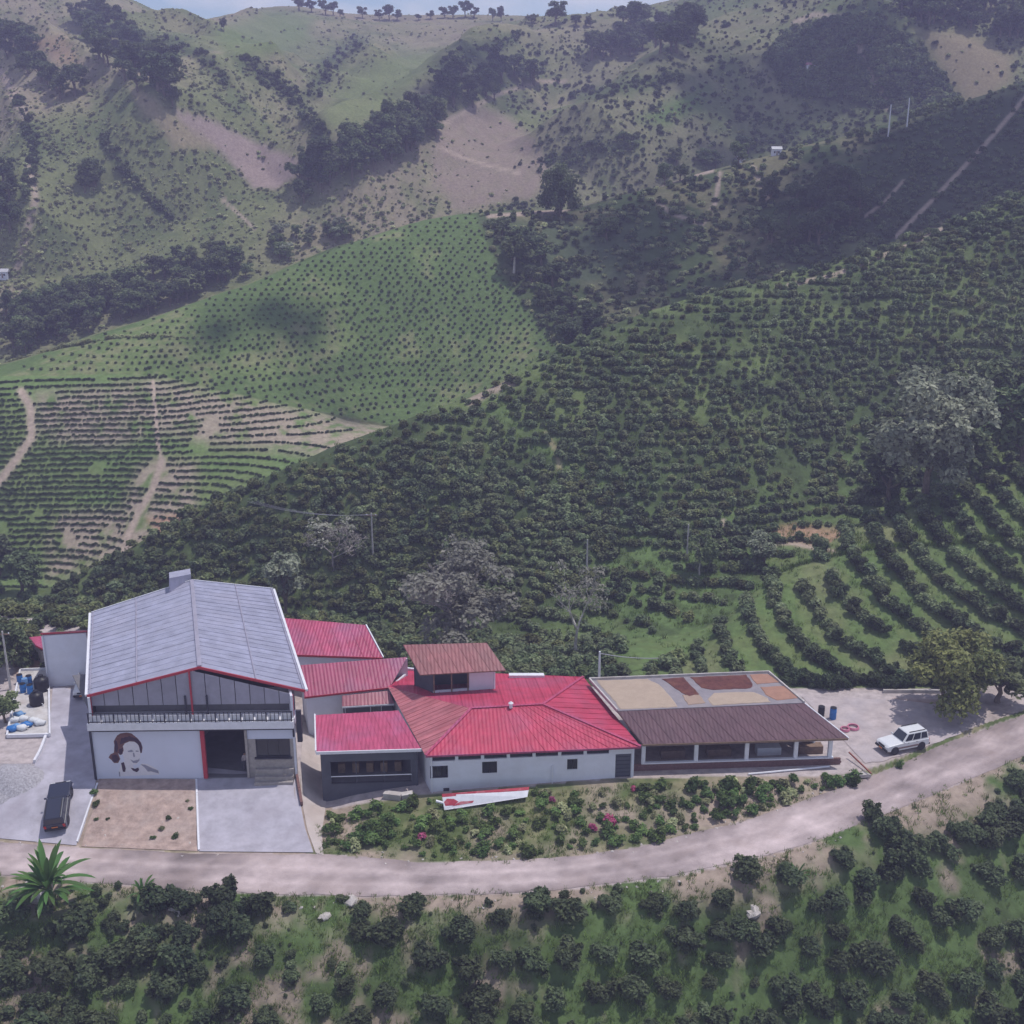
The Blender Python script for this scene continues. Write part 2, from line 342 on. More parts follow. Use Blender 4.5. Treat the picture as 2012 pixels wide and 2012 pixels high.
def leaf_mat(name, col, col2, rough=.55, trans=.25, orand=.25):
    """foliage: colour varies with each leaf island, with each plant and with place"""
    m = bpy.data.materials.new(name); m.use_nodes = True; n, l = m.node_tree.nodes, m.node_tree.links
    b = n['Principled BSDF']; b.inputs['Roughness'].default_value = rough; b.inputs['Specular IOR Level'].default_value = .25
    g = n.new('ShaderNodeNewGeometry'); oi = n.new('ShaderNodeObjectInfo')
    mx = n.new('ShaderNodeMix'); mx.data_type = 'RGBA'; mx.inputs[6].default_value = (*col, 1); mx.inputs[7].default_value = (*col2, 1)
    ad = n.new('ShaderNodeMath'); ad.operation = 'MULTIPLY_ADD'; ad.inputs[1].default_value = .75; ad.inputs[2].default_value = 0
    l.new(g.outputs['Random Per Island'], ad.inputs[0])
    n1 = n.new('ShaderNodeTexNoise'); n1.inputs['Scale'].default_value = .11; n1.inputs['Detail'].default_value = 3; l.new(g.outputs['Position'], n1.inputs['Vector'])
    r = n.new('ShaderNodeMapRange'); r.inputs[1].default_value = .35; r.inputs[2].default_value = .65; r.inputs[3].default_value = -.2; r.inputs[4].default_value = .35; l.new(n1.outputs['Fac'], r.inputs[0])
    a2 = n.new('ShaderNodeMath'); a2.operation = 'ADD'; a2.use_clamp = True; l.new(ad.outputs[0], a2.inputs[0]); l.new(r.outputs[0], a2.inputs[1]); l.new(a2.outputs[0], mx.inputs[0])
    hs = n.new('ShaderNodeHueSaturation'); l.new(mx.outputs[2], hs.inputs['Color'])
    rv = n.new('ShaderNodeMapRange'); rv.inputs[3].default_value = 1-orand; rv.inputs[4].default_value = 1+orand; l.new(oi.outputs['Random'], rv.inputs[0]); l.new(rv.outputs[0], hs.inputs['Value'])
    rh = n.new('ShaderNodeMapRange'); rh.inputs[3].default_value = .485; rh.inputs[4].default_value = .515; l.new(oi.outputs['Random'], rh.inputs[0]); l.new(rh.outputs[0], hs.inputs['Hue'])
    l.new(hs.outputs[0], b.inputs['Base Color'])
    td = n.new('ShaderNodeBsdfTranslucent'); ms = n.new('ShaderNodeMixShader'); ms.inputs[0].default_value = trans
    l.new(hs.outputs[0], td.inputs['Color']); l.new(b.outputs[0], ms.inputs[1]); l.new(td.outputs[0], ms.inputs[2]); l.new(ms.outputs[0], n['Material Output'].inputs['Surface'])
    MATS[name] = m; return m

# ------------------------------------------------------------------ terrain mesh with land cover
GRASS, GRASSD, BRIGHT = np.array((.13, .17, .065)), np.array((.062, .088, .036)), np.array((.125, .19, .068))
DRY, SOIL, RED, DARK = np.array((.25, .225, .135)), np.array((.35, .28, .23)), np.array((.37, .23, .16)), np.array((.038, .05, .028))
ROADC, YARD = np.array((.41, .345, .345)), np.array((.43, .375, .375))
DOTTED = [(-500, 850), (-400, 800), (0, 716), (250, 636), (500, 546), (700, 470), (870, 415), (935, 420), (960, 480), (1000, 560), (1060, 640), (1110, 700), (1000, 760), (940, 790), (830, 838), (780, 840), (550, 797), (420, 767), (300, 744), (0, 744), (-500, 770)]
BROWN_A = [(340, 215), (400, 228), (480, 268), (602, 320), (585, 345), (545, 372), (498, 370), (440, 305), (380, 262)]
TAN_B = [(250, 165), (290, 185), (345, 228), (430, 293), (340, 293), (322, 262), (275, 215)]
FAN = [(845, 290), (880, 240), (930, 203), (1000, 228), (1040, 265), (1082, 332), (1050, 390), (960, 405), (890, 412), (850, 350)]
DOME = [(1500, 120), (1530, 75), (1570, 48), (1650, 38), (1740, 50), (1790, 90), (1850, 150), (1890, 215), (1800, 255), (1745, 215), (1700, 215), (1600, 200), (1540, 180)]
SADDLE = [(1800, 55), (1900, 60), (1990, 110), (1990, 160), (1910, 215), (1870, 170), (1830, 110)]
SOILT = [(75, 775), (300, 748), (430, 770), (560, 800), (790, 838), (760, 880), (640, 895), (520, 880), (400, 870), (330, 850), (210, 880), (75, 865)]
SANDY = [(95, 1100), (90, 1060), (110, 1010), (240, 1000), (270, 920), (300, 905), (385, 905), (385, 1010), (330, 1050), (260, 1085), (180, 1125), (95, 1140)]
GULLIES = [([(480, 118), (540, 160), (590, 205), (640, 290)], 15), ([(330, 80), (400, 112), (445, 165)], 9), ([(200, 265), (228, 312), (262, 362), (335, 425)], 9), ([(700, 85), (645, 130), (612, 180)], 15), ([(35, 200), (72, 300), (45, 385)], 10), ([(850, 130), (930, 105), (1010, 75)], 10), ([(1060, 330), (1150, 300), (1250, 280)], 14), ([(1130, 190), (1230, 170), (1330, 150)], 10)]
def stroke(px, py, pts, w):
    d, _ = seg_dist(px, py, pts); return np.clip(1.5-d/w, 0, 1)
def landcover(X, Y, Z, k, t):
    px, py = proj(X, Y, Z); C = np.zeros(X.shape+(3,))
    nA = fbm(X, Y, 9, 4, .55, 5)+.5; nB = fbm(X, Y, 2.2, 3, .6, 9)+.5; nC = fbm(X, Y, 40, 4, .5, 21)+.5
    def put(c, w): 
        w = np.clip(w, 0, 1)[..., None]; C[:] = C*(1-w)+np.asarray(c)*w
    st = lambda v, a, b: np.clip((v-a)/(b-a), 0, 1)
    is_ = lambda *ks: np.isin(k, ks).astype(float)
    # near slope under the road
    put(BRIGHT*.72, is_(0, 1)); put(GRASSD, is_(0, 1)*st(nA, .5, .7)); put(SOIL*.8, is_(0, 1)*st(nB*.5+nA*.5, .56, .66)*.8)
    bank = is_(1)*st(t, .6, .88)*st(nA*.6+nB*.4, .42, .52); put(SOIL*.9, bank)
    put(ROADC, is_(2)); put(SOIL*.95, is_(3)); put(GRASS*.8, is_(3)*st(nA, .44, .6)*(px > 600)); put(DRY, is_(3)*st(nB, .55, .7)*.6)
    put(YARD, is_(4)); put(SOIL*.95, is_(4)*st(nA, .5, .7)*.5)
    put(RED, soft_poly(px, py, [(1755, 1375), (1850, 1378), (1870, 1400), (1840, 1412), (1770, 1402)], 8)*is_(3, 4)*.9)
    put(RED*.9, soft_poly(px, py, [(40, 1280), (90, 1290), (92, 1318), (30, 1325)], 8)*is_(4))
    # right slope and grass by the shed
    put(GRASS*1.05, is_(5, 6)); put(GRASSD, is_(5, 6)*st(-px, -1290, -1180)); put(BRIGHT*.9, is_(5, 6)*st(px, 1180, 1290)*st(nB, .4, .6)*.8); put(DRY, is_(5, 6)*st(px, 1180, 1290)*st(nA, .55, .75)*.4)
    # dark coffee hill
    put(GRASSD, is_(7, 8)); put(GRASS*1.05, is_(7, 8)*st(nA, .42, .66)*.85); put(BRIGHT*.9, is_(7)*st(px, 1000, 1250)*st(py, 850, 1050)*st(nB, .4, .6)*.8)
    for q in ([(1085, 880), (1130, 905), (1210, 955), (1300, 1000), (1290, 1015), (1150, 955), (1095, 920)], [(1660, 850), (1680, 790), (1700, 800), (1695, 880), (1660, 1000), (1630, 980)], [(1130, 1090), (1210, 1050), (1300, 1085), (1350, 1110), (1300, 1150), (1160, 1130)],
              [(1260, 1230), (1330, 1180), (1420, 1110), (1440, 1140), (1360, 1250), (1300, 1300), (1240, 1300)], [(1330, 1290), (1250, 1300), (1200, 1285), (1260, 1250)], [(930, 795), (1000, 800), (1090, 890), (1060, 900), (960, 820)]):
        put(BRIGHT*.95, soft_poly(px, py, q, 26)*is_(5, 6, 7, 8)*(.25+.75*st(nB*.5+nA*.5, .4, .55)))
    put(RED*1.1, soft_poly(px, py, [(1500, 1040), (1570, 1030), (1690, 1045), (1680, 1065), (1600, 1075), (1520, 1060)], 8)*is_(6, 7)*.8)
    put(SOIL*1.2, stroke(px, py, [(1420, 1025), (1470, 1068), (1560, 1068), (1640, 1085)], 4)*is_(5, 6, 7))
    put(DRY*1.2, stroke(px, py, [(1070, 855), (1095, 885), (1100, 925)], 5)*is_(7)); put(SOIL, stroke(px, py, [(925, 790), (960, 770), (1010, 750)], 8)*is_(7)*.9)
    # terraced field
    put(GRASS*1.2, is_(9)); put(BRIGHT*1.1, is_(9)*st(nA, .42, .6)*.8)
    soil = np.maximum(soft_poly(px, py, SOILT, 16), soft_poly(px, py, SANDY, 14))*is_(9, 10); put(SOIL*1.05, soil*st(nB, .25, .5)*.85)
    put(GRASSD*1.2, is_(9, 10)*(px > 900))
    # dotted hill
    wd = soft_poly(px, py, DOTTED, 5)*is_(10); put(BRIGHT*.82, wd); put(GRASSD*1.15, wd*st(nC, .5, .66)*.45); put(GRASS*1.25, wd*st(nA, .5, .68)*.6); put(DRY*1.05, wd*st(nB*.5+nA*.5, .58, .68)*.45)
    for q, w in (([(42, 770), (60, 800), (62, 860), (30, 905), (0, 945), (-80, 1010)], 9), ([(318, 905), (300, 960), (270, 1010), (250, 1060), (245, 1090)], 7), ([(300, 750), (310, 870), (318, 905)], 4)): put(SOIL*1.15, stroke(px, py, q, w)*is_(9, 10))
    put(RED*1.05, soft_poly(px, py, [(290, 1020), (350, 1010), (370, 1030), (310, 1050)], 8)*is_(8, 9))
    # right of the dotted hill
    rr = is_(10)*(1-soft_poly(px, py, DOTTED, 5)); put(GRASSD*1.1, rr); put(DRY*.8, rr*st(nA, .48, .66)*.7)
    put(np.array((.085, .11, .06)), rr*soft_poly(px, py, [(940, 432), (1265, 440), (1268, 540), (1150, 560), (1010, 520)], 10))
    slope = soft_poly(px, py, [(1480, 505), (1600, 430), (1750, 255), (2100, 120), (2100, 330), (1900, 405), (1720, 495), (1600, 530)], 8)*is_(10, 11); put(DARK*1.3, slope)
    for q, w in (([(1760, 465), (1830, 395), (1930, 290), (2012, 195), (2100, 100)], 4), ([(1700, 425), (1740, 395), (1775, 355)], 3), ([(1290, 395), (1320, 420), (1380, 440), (1405, 400), (1415, 340)], 4), ([(1480, 330), (1510, 390)], 5), ([(960, 425), (1100, 415), (1240, 372), (1300, 362), (1400, 335)], 4), ([(1550, 560), (1640, 540), (1790, 480), (1850, 450)], 4)):
        put(SOIL*1.0, stroke(px, py, q, w)*is_(7, 8, 10, 11))
    # far mountains
    f = is_(11, 12, 13, 14, 15, 16); put(np.array((.165, .185, .085)), f); put(np.array((.27, .24, .155)), f*st(nC, .38, .6)*.85); put(GRASSD*1.4, f*st(nA, .52, .66)*.55); put(np.array((.10, .12, .06)), f*st(nB, .5, .72)*.55); put(SOIL*.8, f*st(nB*.4+nC*.6, .58, .68)*.5)
    for q, w in GULLIES: put(GRASSD*1.1, f*stroke(px, py, q, w*1.2)*.75)
    rt = is_(11, 12, 13, 14)*st(px, 1000, 1180); put(GRASSD*1.5, rt*.4)
    put(np.array((.30, .235, .215)), f*soft_poly(px, py, BROWN_A, 5)); put(np.array((.27, .23, .15)), f*soft_poly(px, py, TAN_B, 6)); put(np.array((.25, .20, .165)), f*soft_poly(px, py, FAN, 10)*(.7+.3*st(nB, .3, .6)))
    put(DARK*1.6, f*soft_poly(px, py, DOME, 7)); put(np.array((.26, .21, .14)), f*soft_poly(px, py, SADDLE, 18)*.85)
    put(BRIGHT*.85, f*soft_poly(px, py, [(1250, 235), (1330, 190), (1390, 170), (1380, 215), (1300, 250)], 14)); put(np.array((.14, .19, .07)), f*soft_poly(px, py, [(420, 60), (520, 22), (620, 30), (600, 80), (520, 115), (440, 110)], 14)*.8)
    put(np.array((.16, .2, .08)), f*soft_poly(px, py, [(620, 215), (700, 150), (790, 95), (850, 110), (800, 200), (700, 260), (640, 260)], 18)*.8)
    for q, w in (([(1688, 88), (1692, 115), (1708, 140), (1722, 175), (1745, 212)], 6), ([(30, 540), (50, 470), (70, 390), (58, 330)], 7), ([(0, 140), (30, 190), (50, 230)], 9), ([(860, 250), (920, 215), (980, 185), (1060, 160), (1110, 160)], 4), ([(1560, 45), (1600, 28), (1660, 35)], 5), ([(860, 290), (940, 320), (1020, 340)], 3), ([(390, 350), (480, 430), (500, 450)], 3)): put(SOIL*1.05, f*stroke(px, py, q, w)*.9)
    put(RED, f*soft_poly(px, py, [(60, 75), (130, 70), (160, 130), (110, 125)], 12)*.5); put(SOIL, f*soft_poly(px, py, [(0, 560), (50, 570), (70, 610), (0, 620)], 14)*.7)
    return C
avals = np.linspace(-.74, .74, 760)
yvals = np.concatenate([np.arange(34, 60, 1.5), np.arange(60, 112, .33), np.arange(112, 330, .55), np.arange(330, 720, 1.7), np.arange(720, 860, 12)])
A2, Y2 = np.meshgrid(avals, yvals); X2 = A2*Y2
Z2 = height(X2, Y2); _, K2, T2 = base_h(X2, Y2)
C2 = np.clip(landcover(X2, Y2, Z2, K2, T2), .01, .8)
M_ground = mat('ground_cover', (1, 1, 1), .95, .25, 1.3, .5, attr='cover', spec=.1, bscale=2.2)
def terrain_piece(name, r0, r1):
    nR, nC = r1-r0, len(avals); V = np.stack([X2[r0:r1], Y2[r0:r1], Z2[r0:r1]], -1).reshape(-1, 3)
    i = np.arange(nR*nC).reshape(nR, nC); F = np.stack([i[:-1, :-1], i[:-1, 1:], i[1:, 1:], i[1:, :-1]], -1).reshape(-1, 4)
    me = np_mesh(name, V, F, True); at = me.attributes.new('cover', 'FLOAT_COLOR', 'POINT')
    at.data.foreach_set('color', np.concatenate([C2[r0:r1].reshape(-1, 3), np.ones((nR*nC, 1))], 1).astype(np.float32).ravel())
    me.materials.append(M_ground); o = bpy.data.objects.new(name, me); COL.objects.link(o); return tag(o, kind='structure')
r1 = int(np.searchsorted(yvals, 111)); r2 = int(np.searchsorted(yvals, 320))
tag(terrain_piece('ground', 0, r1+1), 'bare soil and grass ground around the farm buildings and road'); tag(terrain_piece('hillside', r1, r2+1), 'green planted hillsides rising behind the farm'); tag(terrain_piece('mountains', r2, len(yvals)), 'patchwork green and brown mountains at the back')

_GZ = np.ascontiguousarray(Z2.T); _GY = yvals
def pick(px, py, ymin=0.0):
    # a photograph ray keeps its azimuth, so it runs along one column of the terrain grid
    px = np.atleast_1d(np.asarray(px, float)); py = np.atleast_1d(np.asarray(py, float)); ym = np.broadcast_to(np.asarray(ymin, float), px.shape)
    u, y, w = ray(px, py); a = np.clip(u/y, avals[0], avals[-1]); c = (a-avals[0])/(avals[1]-avals[0]); c0 = np.minimum(c.astype(int), len(avals)-2); fc = c-c0; Yh = np.empty(len(px))
    for s in range(0, len(px), 2000):
        q = slice(s, s+2000); zz = _GZ[c0[q]]*(1-fc[q])[:, None]+_GZ[c0[q]+1]*fc[q][:, None]
        gap = CAM_H+(w[q]/y[q])[:, None]*_GY[None]-zz; hit = (gap < 0) & (_GY[None] >= ym[q][:, None])
        j = np.maximum(np.where(hit.any(1), hit.argmax(1), len(_GY)-1), 1); i = np.arange(len(j)); g0, g1 = gap[i, j-1], gap[i, j]
        f = np.clip(g0/np.where(np.abs(g0-g1) < 1e-9, 1, g0-g1), 0, 1); Yh[q] = _GY[j-1]+f*(_GY[j]-_GY[j-1])
    X = a*Yh; return X, Yh, height(X, Yh)

# violet haze volume, added to lift the shadows and tint the view
hb = MB().box((0, 440, 45), (1500, 980, 215)); M_haze = bpy.data.materials.new('haze_tint'); M_haze.use_nodes = True
hn = M_haze.node_tree.nodes; hn.remove(hn['Principled BSDF']); pv = hn.new('ShaderNodeVolumePrincipled'); pv.inputs['Color'].default_value = (.64, .60, 1.0, 1); pv.inputs['Density'].default_value = .00078; pv.inputs['Anisotropy'].default_value = 0.1
M_haze.node_tree.links.new(pv.outputs[0], hn['Material Output'].inputs['Volume']); M_haze.cycles.homogeneous_volume = True
tag(hb.build('haze', M_haze), 'thin violet haze added over the valley to lift shadows and tint', kind='stuff')
# ------------------------------------------------------------------ vegetation: meshes
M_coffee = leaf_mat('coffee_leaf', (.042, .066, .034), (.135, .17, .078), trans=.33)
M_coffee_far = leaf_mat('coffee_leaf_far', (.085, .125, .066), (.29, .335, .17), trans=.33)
M_tea = leaf_mat('row_crop_leaf', (0.047, 0.075, 0.039), (0.130, 0.169, 0.072), trans=.33)
M_shrub = leaf_mat('shrub_leaf', (.23, .27, .13), (.58, .58, .33), trans=.33, orand=.4)
M_tree = leaf_mat('tree_leaf', (0.085, 0.128, 0.060), (0.289, 0.340, 0.153), trans=.33)
M_treed = leaf_mat('dark_tree_leaf', (0.056, 0.083, 0.045), (0.192, 0.232, 0.112), trans=.33)
M_treep = leaf_mat('pale_tree_leaf', (.19, .24, .15), (.58, .62, .46), trans=.33)
M_garden = leaf_mat('garden_leaf', (0.051, 0.102, 0.031), (0.204, 0.289, 0.085), trans=.33, orand=.45)
M_pink = leaf_mat('pink_petal', (0.420, 0.060, 0.192), (0.660, 0.192, 0.360), trans=.33)
M_grass = leaf_mat('grass_blade', (0.075, 0.135, 0.033), (0.240, 0.315, 0.090), trans=.33, orand=.4)
M_banana = leaf_mat('banana_leaf', (0.039, 0.091, 0.026), (0.130, 0.247, 0.065), rough=.4, trans=.33)
M_core = mat('inner_foliage', (.085, .108, .055), .9, .3, 4)
M_bark = mat('bark', (.16, .13, .10), .9, .35, 3, .4)
M_pale = mat('pale_bark', (.5, .47, .42), .85, .25, 3, .2)
M_grey = mat('grey_twig', (.30, .27, .25), .9, .3, 4)

def leaf_quads(P, N, size, rg, asp=.55):
    n = len(P); t = rg.normal(size=(n, 3)); t -= (t*N).sum(1, keepdims=True)*N; t /= np.linalg.norm(t, axis=1, keepdims=True)+1e-9; b = np.cross(N, t)
    s = size*rg.uniform(.65, 1.3, (n, 1)); u = t*s; v = b*s*asp; fold = N*s*.18
    V = np.stack([P-u, P-v*1.0+fold, P+u, P+v+fold], 1).reshape(-1, 3); F = np.arange(4*n).reshape(n, 4); return V, F
def sphere_vf(nu=8, nv=5):
    V = [(0, 0, -1)]; F = []
    for i in range(1, nv):
        th = math.pi*i/nv-math.pi/2
        for j in range(nu): V.append((math.cos(th)*math.cos(2*math.pi*j/nu), math.cos(th)*math.sin(2*math.pi*j/nu), math.sin(th)))
    V.append((0, 0, 1)); V = np.array(V)
    for j in range(nu): F.append((0, 1+(j+1) % nu, 1+j, 1+j))
    for i in range(nv-2):
        for j in range(nu): a = 1+i*nu; F.append((a+j, a+(j+1) % nu, a+nu+(j+1) % nu, a+nu+j))
    a = 1+(nv-2)*nu
    for j in range(nu): F.append((a+j, a+(j+1) % nu, len(V)-1, len(V)-1))
    return V, F
def clump_mesh(name, blobs, nleaf, size, m, seed, core=.48, asp=.62, upb=.65, flat_bottom=None):
    """leaves on and in a set of ellipsoid blobs (cx,cy,cz,rx,ry,rz), plus a twiggy dark core in each"""
    rg = np.random.default_rng(seed); Vs = []; Fs = []; off = 0; B = np.array(blobs, float); vol = (B[:, 3]*B[:, 4]*B[:, 5])**.66; cnt = np.maximum(4, (nleaf*vol/vol.sum()).astype(int)); mi = []
    for b, c in zip(B, cnt):
        d = rg.normal(size=(c, 3)); d /= np.linalg.norm(d, axis=1, keepdims=True); d[:, 2] = np.where(d[:, 2] < -.55, -d[:, 2], d[:, 2])
        lump = 1+.22*np.sin(d[:, 0]*5+seed)*np.sin(d[:, 1]*6+b[0]*3)+.1*rg.normal(size=c)
        r = rg.uniform(.62, 1.05, c)**.6*lump; P = b[:3]+d*r[:, None]*b[3:6]
        N = d*.7+rg.normal(size=(c, 3))*.55+np.array((0, 0, upb)); N /= np.linalg.norm(N, axis=1, keepdims=True)
        V, F = leaf_quads(P, N, size, rg, asp); Vs.append(V); Fs.append(F+off); off += len(V); mi += [0]*len(F)
        if core:
            sv, sf = sphere_vf(7, 5); sv = b[:3]+sv*b[3:6]*core*(1+.15*rg.normal(size=(len(sv), 1))); Vs.append(sv); Fs.append(np.array(sf)+off); off += len(sv); mi += [1]*len(sf)
    V = np.concatenate(Vs)
    if flat_bottom is not None: V[:, 2] = np.maximum(V[:, 2], flat_bottom)
    F = np.concatenate(Fs); me = bpy.data.meshes.new(name)
    me.from_pydata(V.tolist(), [], [tuple(dict.fromkeys(f)) for f in F.tolist()]); me.materials.append(m); me.materials.append(M_core)
    me.polygons.foreach_set('material_index', np.array(mi, np.int32)); return me
def rblobs(seed, n, rad, zlo, zhi, r0, r1, flat=.8):
    r = random.Random(seed); B = []
    for i in range(n):
        t = r.uniform(0, 2*math.pi); q = rad*math.sqrt(r.random()); z = r.uniform(zlo, zhi); s = r.uniform(r0, r1)*(1-.25*q/max(rad, .01)); B.append((q*math.cos(t), q*math.sin(t), z, s, s, s*flat))
    return B
# unit bushes: radius about 1
ME_bush = [clump_mesh('coffee_bush', [(0, 0, .5, .62, .62, .55)]+rblobs(i, 8, .78, .3, 1.05, .22, .46), 1000, .13, M_coffee, i) for i in range(8)]
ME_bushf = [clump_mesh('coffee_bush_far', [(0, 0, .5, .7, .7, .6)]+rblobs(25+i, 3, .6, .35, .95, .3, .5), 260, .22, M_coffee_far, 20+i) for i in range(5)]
M_olive = leaf_mat('olive_coffee_leaf', (.09, .12, .05), (.29, .31, .13), trans=.33, orand=.4)
ME_olive = [clump_mesh('olive_bush', [(0, 0, .5, .7, .7, .6)]+rblobs(35+i, 3, .6, .35, .95, .3, .5), 260, .22, M_olive, 25+i) for i in range(3)]
ME_tea = [clump_mesh('row_plant', [(0, 0, .45, .95, .75, .55)], 150, .25, M_tea, 30+i) for i in range(3)]
ME_shrub = [clump_mesh('hill_shrub', rblobs(40+i, 3, .5, .25, .7, .45, .7), 230, .22, M_shrub, 40+i) for i in range(4)]
ME_shrubd = [clump_mesh('dark_hill_shrub', rblobs(50+i, 3, .5, .25, .8, .45, .7), 260, .22, M_treed, 50+i) for i in range(3)]
def grass_mesh(seed, n=16, h=.3, w=.025, spread=.25):
    r = random.Random(seed); b = MB()
    for i in range(n):
        t = r.uniform(0, 6.283); q = spread*math.sqrt(r.random()); x, y = q*math.cos(t), q*math.sin(t); hh = h*r.uniform(.5, 1.2); a = r.uniform(0, 6.283); e = Vector((math.cos(a), math.sin(a), 0))*w; l = Vector((r.uniform(-1, 1), r.uniform(-1, 1), 0))*hh*.6
        p = Vector((x, y, -.03)); b.add([p-e, p+e, p+l+Vector((0, 0, hh))+e*.2, p+l+Vector((0, 0, hh))-e*.2], [(0, 1, 2, 3)])
    me = b.mesh('grass_tuft'); me.materials.append(M_grass); return me
ME_grass = [grass_mesh(i) for i in range(3)]
# trees: unit height about 1; (crown mesh, trunk mesh)
def trunk_mesh(name, m, seed, h=.5, r=.035, limbs=(), n=6):
    b = MB(); rd = random.Random(seed); pts = [Vector((0, 0, -.04))]; 
    for i in range(1, 5): pts.append(Vector((rd.uniform(-.02, .02)*i/2, rd.uniform(-.02, .02)*i/2, h*i/4)))
    b.tube(pts, [r*1.5, r, r*.85, r*.7, r*.5], n)
    for l in limbs:
        s = pts[rd.choice([2, 3, 4])]; l = Vector(l); mid = s.lerp(l, .5)+Vector((0, 0, -.03)); b.tube([s, mid, l], [r*.55, r*.35, r*.15], 5)
    me = b.mesh(name); me.materials.append(m); return me
def tree_kind(seed, m, nb, rad, zlo, zhi, r0, r1, leaves, size, bark=None, th=.5, tr=.035, core=.4, flat=.8, asp=.55):
    B = rblobs(seed, nb, rad, zlo, zhi, r0, r1, flat)
    return (clump_mesh('tree_crown', B, leaves, size, m, seed, core, asp), trunk_mesh('tree_trunk', bark or M_bark, seed, th, tr, [b[:3] for b in B[:6]]))
TREES_DARK = [tree_kind(60+i, M_treed, 9, .3, .38, .82, .13, .22, 2000, .042) for i in range(4)]
TREES_MID = [tree_kind(70+i, M_tree, 10, .3, .36, .82, .13, .22, 2000, .042) for i in range(4)]
TREES_PALE = [tree_kind(80+i, M_treep, 10, .3, .4, .85, .12, .2, 2000, .04) for i in range(2)]
TREE_BIG = tree_kind(90, M_treep, 26, .44, .3, .9, .10, .19, 9000, .026, th=.42, tr=.03)
TREE_BIG2 = tree_kind(93, M_tree, 22, .42, .3, .88, .11, .2, 7000, .028, th=.42, tr=.03)
TREE_ROUND = tree_kind(91, M_treed, 24, .4, .12, .86, .16, .26, 6000, .03, th=.3, tr=.03)
TREE_YARD = tree_kind(92, leaf_mat('yard_tree_leaf', (.11, .15, .05), (.36, .38, .14), trans=.33), 20, .44, .18, .82, .12, .22, 7000, .028, th=.4, tr=.025)
def bare_mesh(name, m, seed, h, depth=5, r=.03, spread=.55, n0=3):
    b = MB(); rd = random.Random(seed)
    def grow(p, d, l, rr, k):
        q = p+d*l; mid = p.lerp(q, .5)+Vector((rd.uniform(-1, 1), rd.uniform(-1, 1), 0))*l*.08; b.tube([p, mid, q], [rr, rr*.85, rr*.65], 5 if k < 2 else 3, caps=False)
        if k >= depth: return
        for i in range(n0 if k else 3):
            v = Vector((rd.gauss(0, 1), rd.gauss(0, 1), rd.gauss(.35, .5))).normalized(); nd = (d*(1-spread)+v*spread+Vector((0, 0, .1))).normalized(); grow(q if i else mid.lerp(q, .6), nd, l*rd.uniform(.55, .8), max(rr*.6, .0025), k+1)
    grow(Vector((0, 0, -.03)), Vector((0, 0, 1)), h*.34, r, 0); me = b.mesh(name); me.materials.append(m); return me

def add_tree(name, kind, loc, hgt, wide, label, group=None, rz=None, parts=True, sink=.0):
    e = empty(name, (loc[0], loc[1], loc[2]-sink), label, 'tree', group); e.scale = (hgt*wide, hgt*wide, hgt); e.rotation_euler.z = random.uniform(0, 6.28) if rz is None else rz
    for nm, me in (('crown', kind[0]), ('trunk', kind[1])):
        if me is None: continue
        o = bpy.data.objects.new(nm, me); COL.objects.link(o); o.parent = e
    return e

# ------------------------------------------------------------------ vegetation: masses nobody could count (geometry-node instances)
def scatter(name, P, sc, meshes, label, zs=None):
    P = np.asarray(P, np.float32); n = len(P); src = bpy.data.collections.new(name+'_source')
    for i, me in enumerate(meshes): src.objects.link(bpy.data.objects.new('%s_source_%02d' % (name, i), me))
    me = bpy.data.meshes.new(name); me.vertices.add(n); me.vertices.foreach_set('co', P.ravel())
    sc = np.broadcast_to(np.asarray(sc, np.float32), (n,)); S3 = np.stack([sc, sc*RNG.uniform(.85, 1.15, n), sc*(zs if zs is not None else RNG.uniform(.8, 1.15, n))], 1).astype(np.float32)
    R3 = np.stack([RNG.uniform(-.1, .1, n), RNG.uniform(-.1, .1, n), RNG.uniform(0, 6.283, n)], 1).astype(np.float32)
    for nm, d in (('sc', S3), ('rt', R3)): at = me.attributes.new(nm, 'FLOAT_VECTOR', 'POINT'); at.data.foreach_set('vector', d.ravel())
    at = me.attributes.new('vi', 'INT', 'POINT'); at.data.foreach_set('value', RNG.integers(0, len(meshes), n).astype(np.int32))
    o = bpy.data.objects.new(name, me); COL.objects.link(o)
    ng = bpy.data.node_groups.new(name, 'GeometryNodeTree'); ng.interface.new_socket('Geometry', in_out='INPUT', socket_type='NodeSocketGeometry'); ng.interface.new_socket('Geometry', in_out='OUTPUT', socket_type='NodeSocketGeometry')
    N, L = ng.nodes, ng.links; gi = N.new('NodeGroupInput'); go = N.new('NodeGroupOutput'); ip = N.new('GeometryNodeInstanceOnPoints'); ci = N.new('GeometryNodeCollectionInfo'); ci.inputs['Collection'].default_value = src; ci.inputs['Separate Children'].default_value = True; ci.inputs['Reset Children'].default_value = True
    def na(nm, ty): a = N.new('GeometryNodeInputNamedAttribute'); a.data_type = ty; a.inputs['Name'].default_value = nm; return a.outputs[0]
    L.new(gi.outputs[0], ip.inputs['Points']); L.new(ci.outputs[0], ip.inputs['Instance']); ip.inputs['Pick Instance'].default_value = True
    L.new(na('vi', 'INT'), ip.inputs['Instance Index']); L.new(na('rt', 'FLOAT_VECTOR'), ip.inputs['Rotation']); L.new(na('sc', 'FLOAT_VECTOR'), ip.inputs['Scale']); L.new(ip.outputs[0], go.inputs[0])
    o.modifiers.new('plants', 'NODES').node_group = ng
    return tag(o, label, kind='stuff')
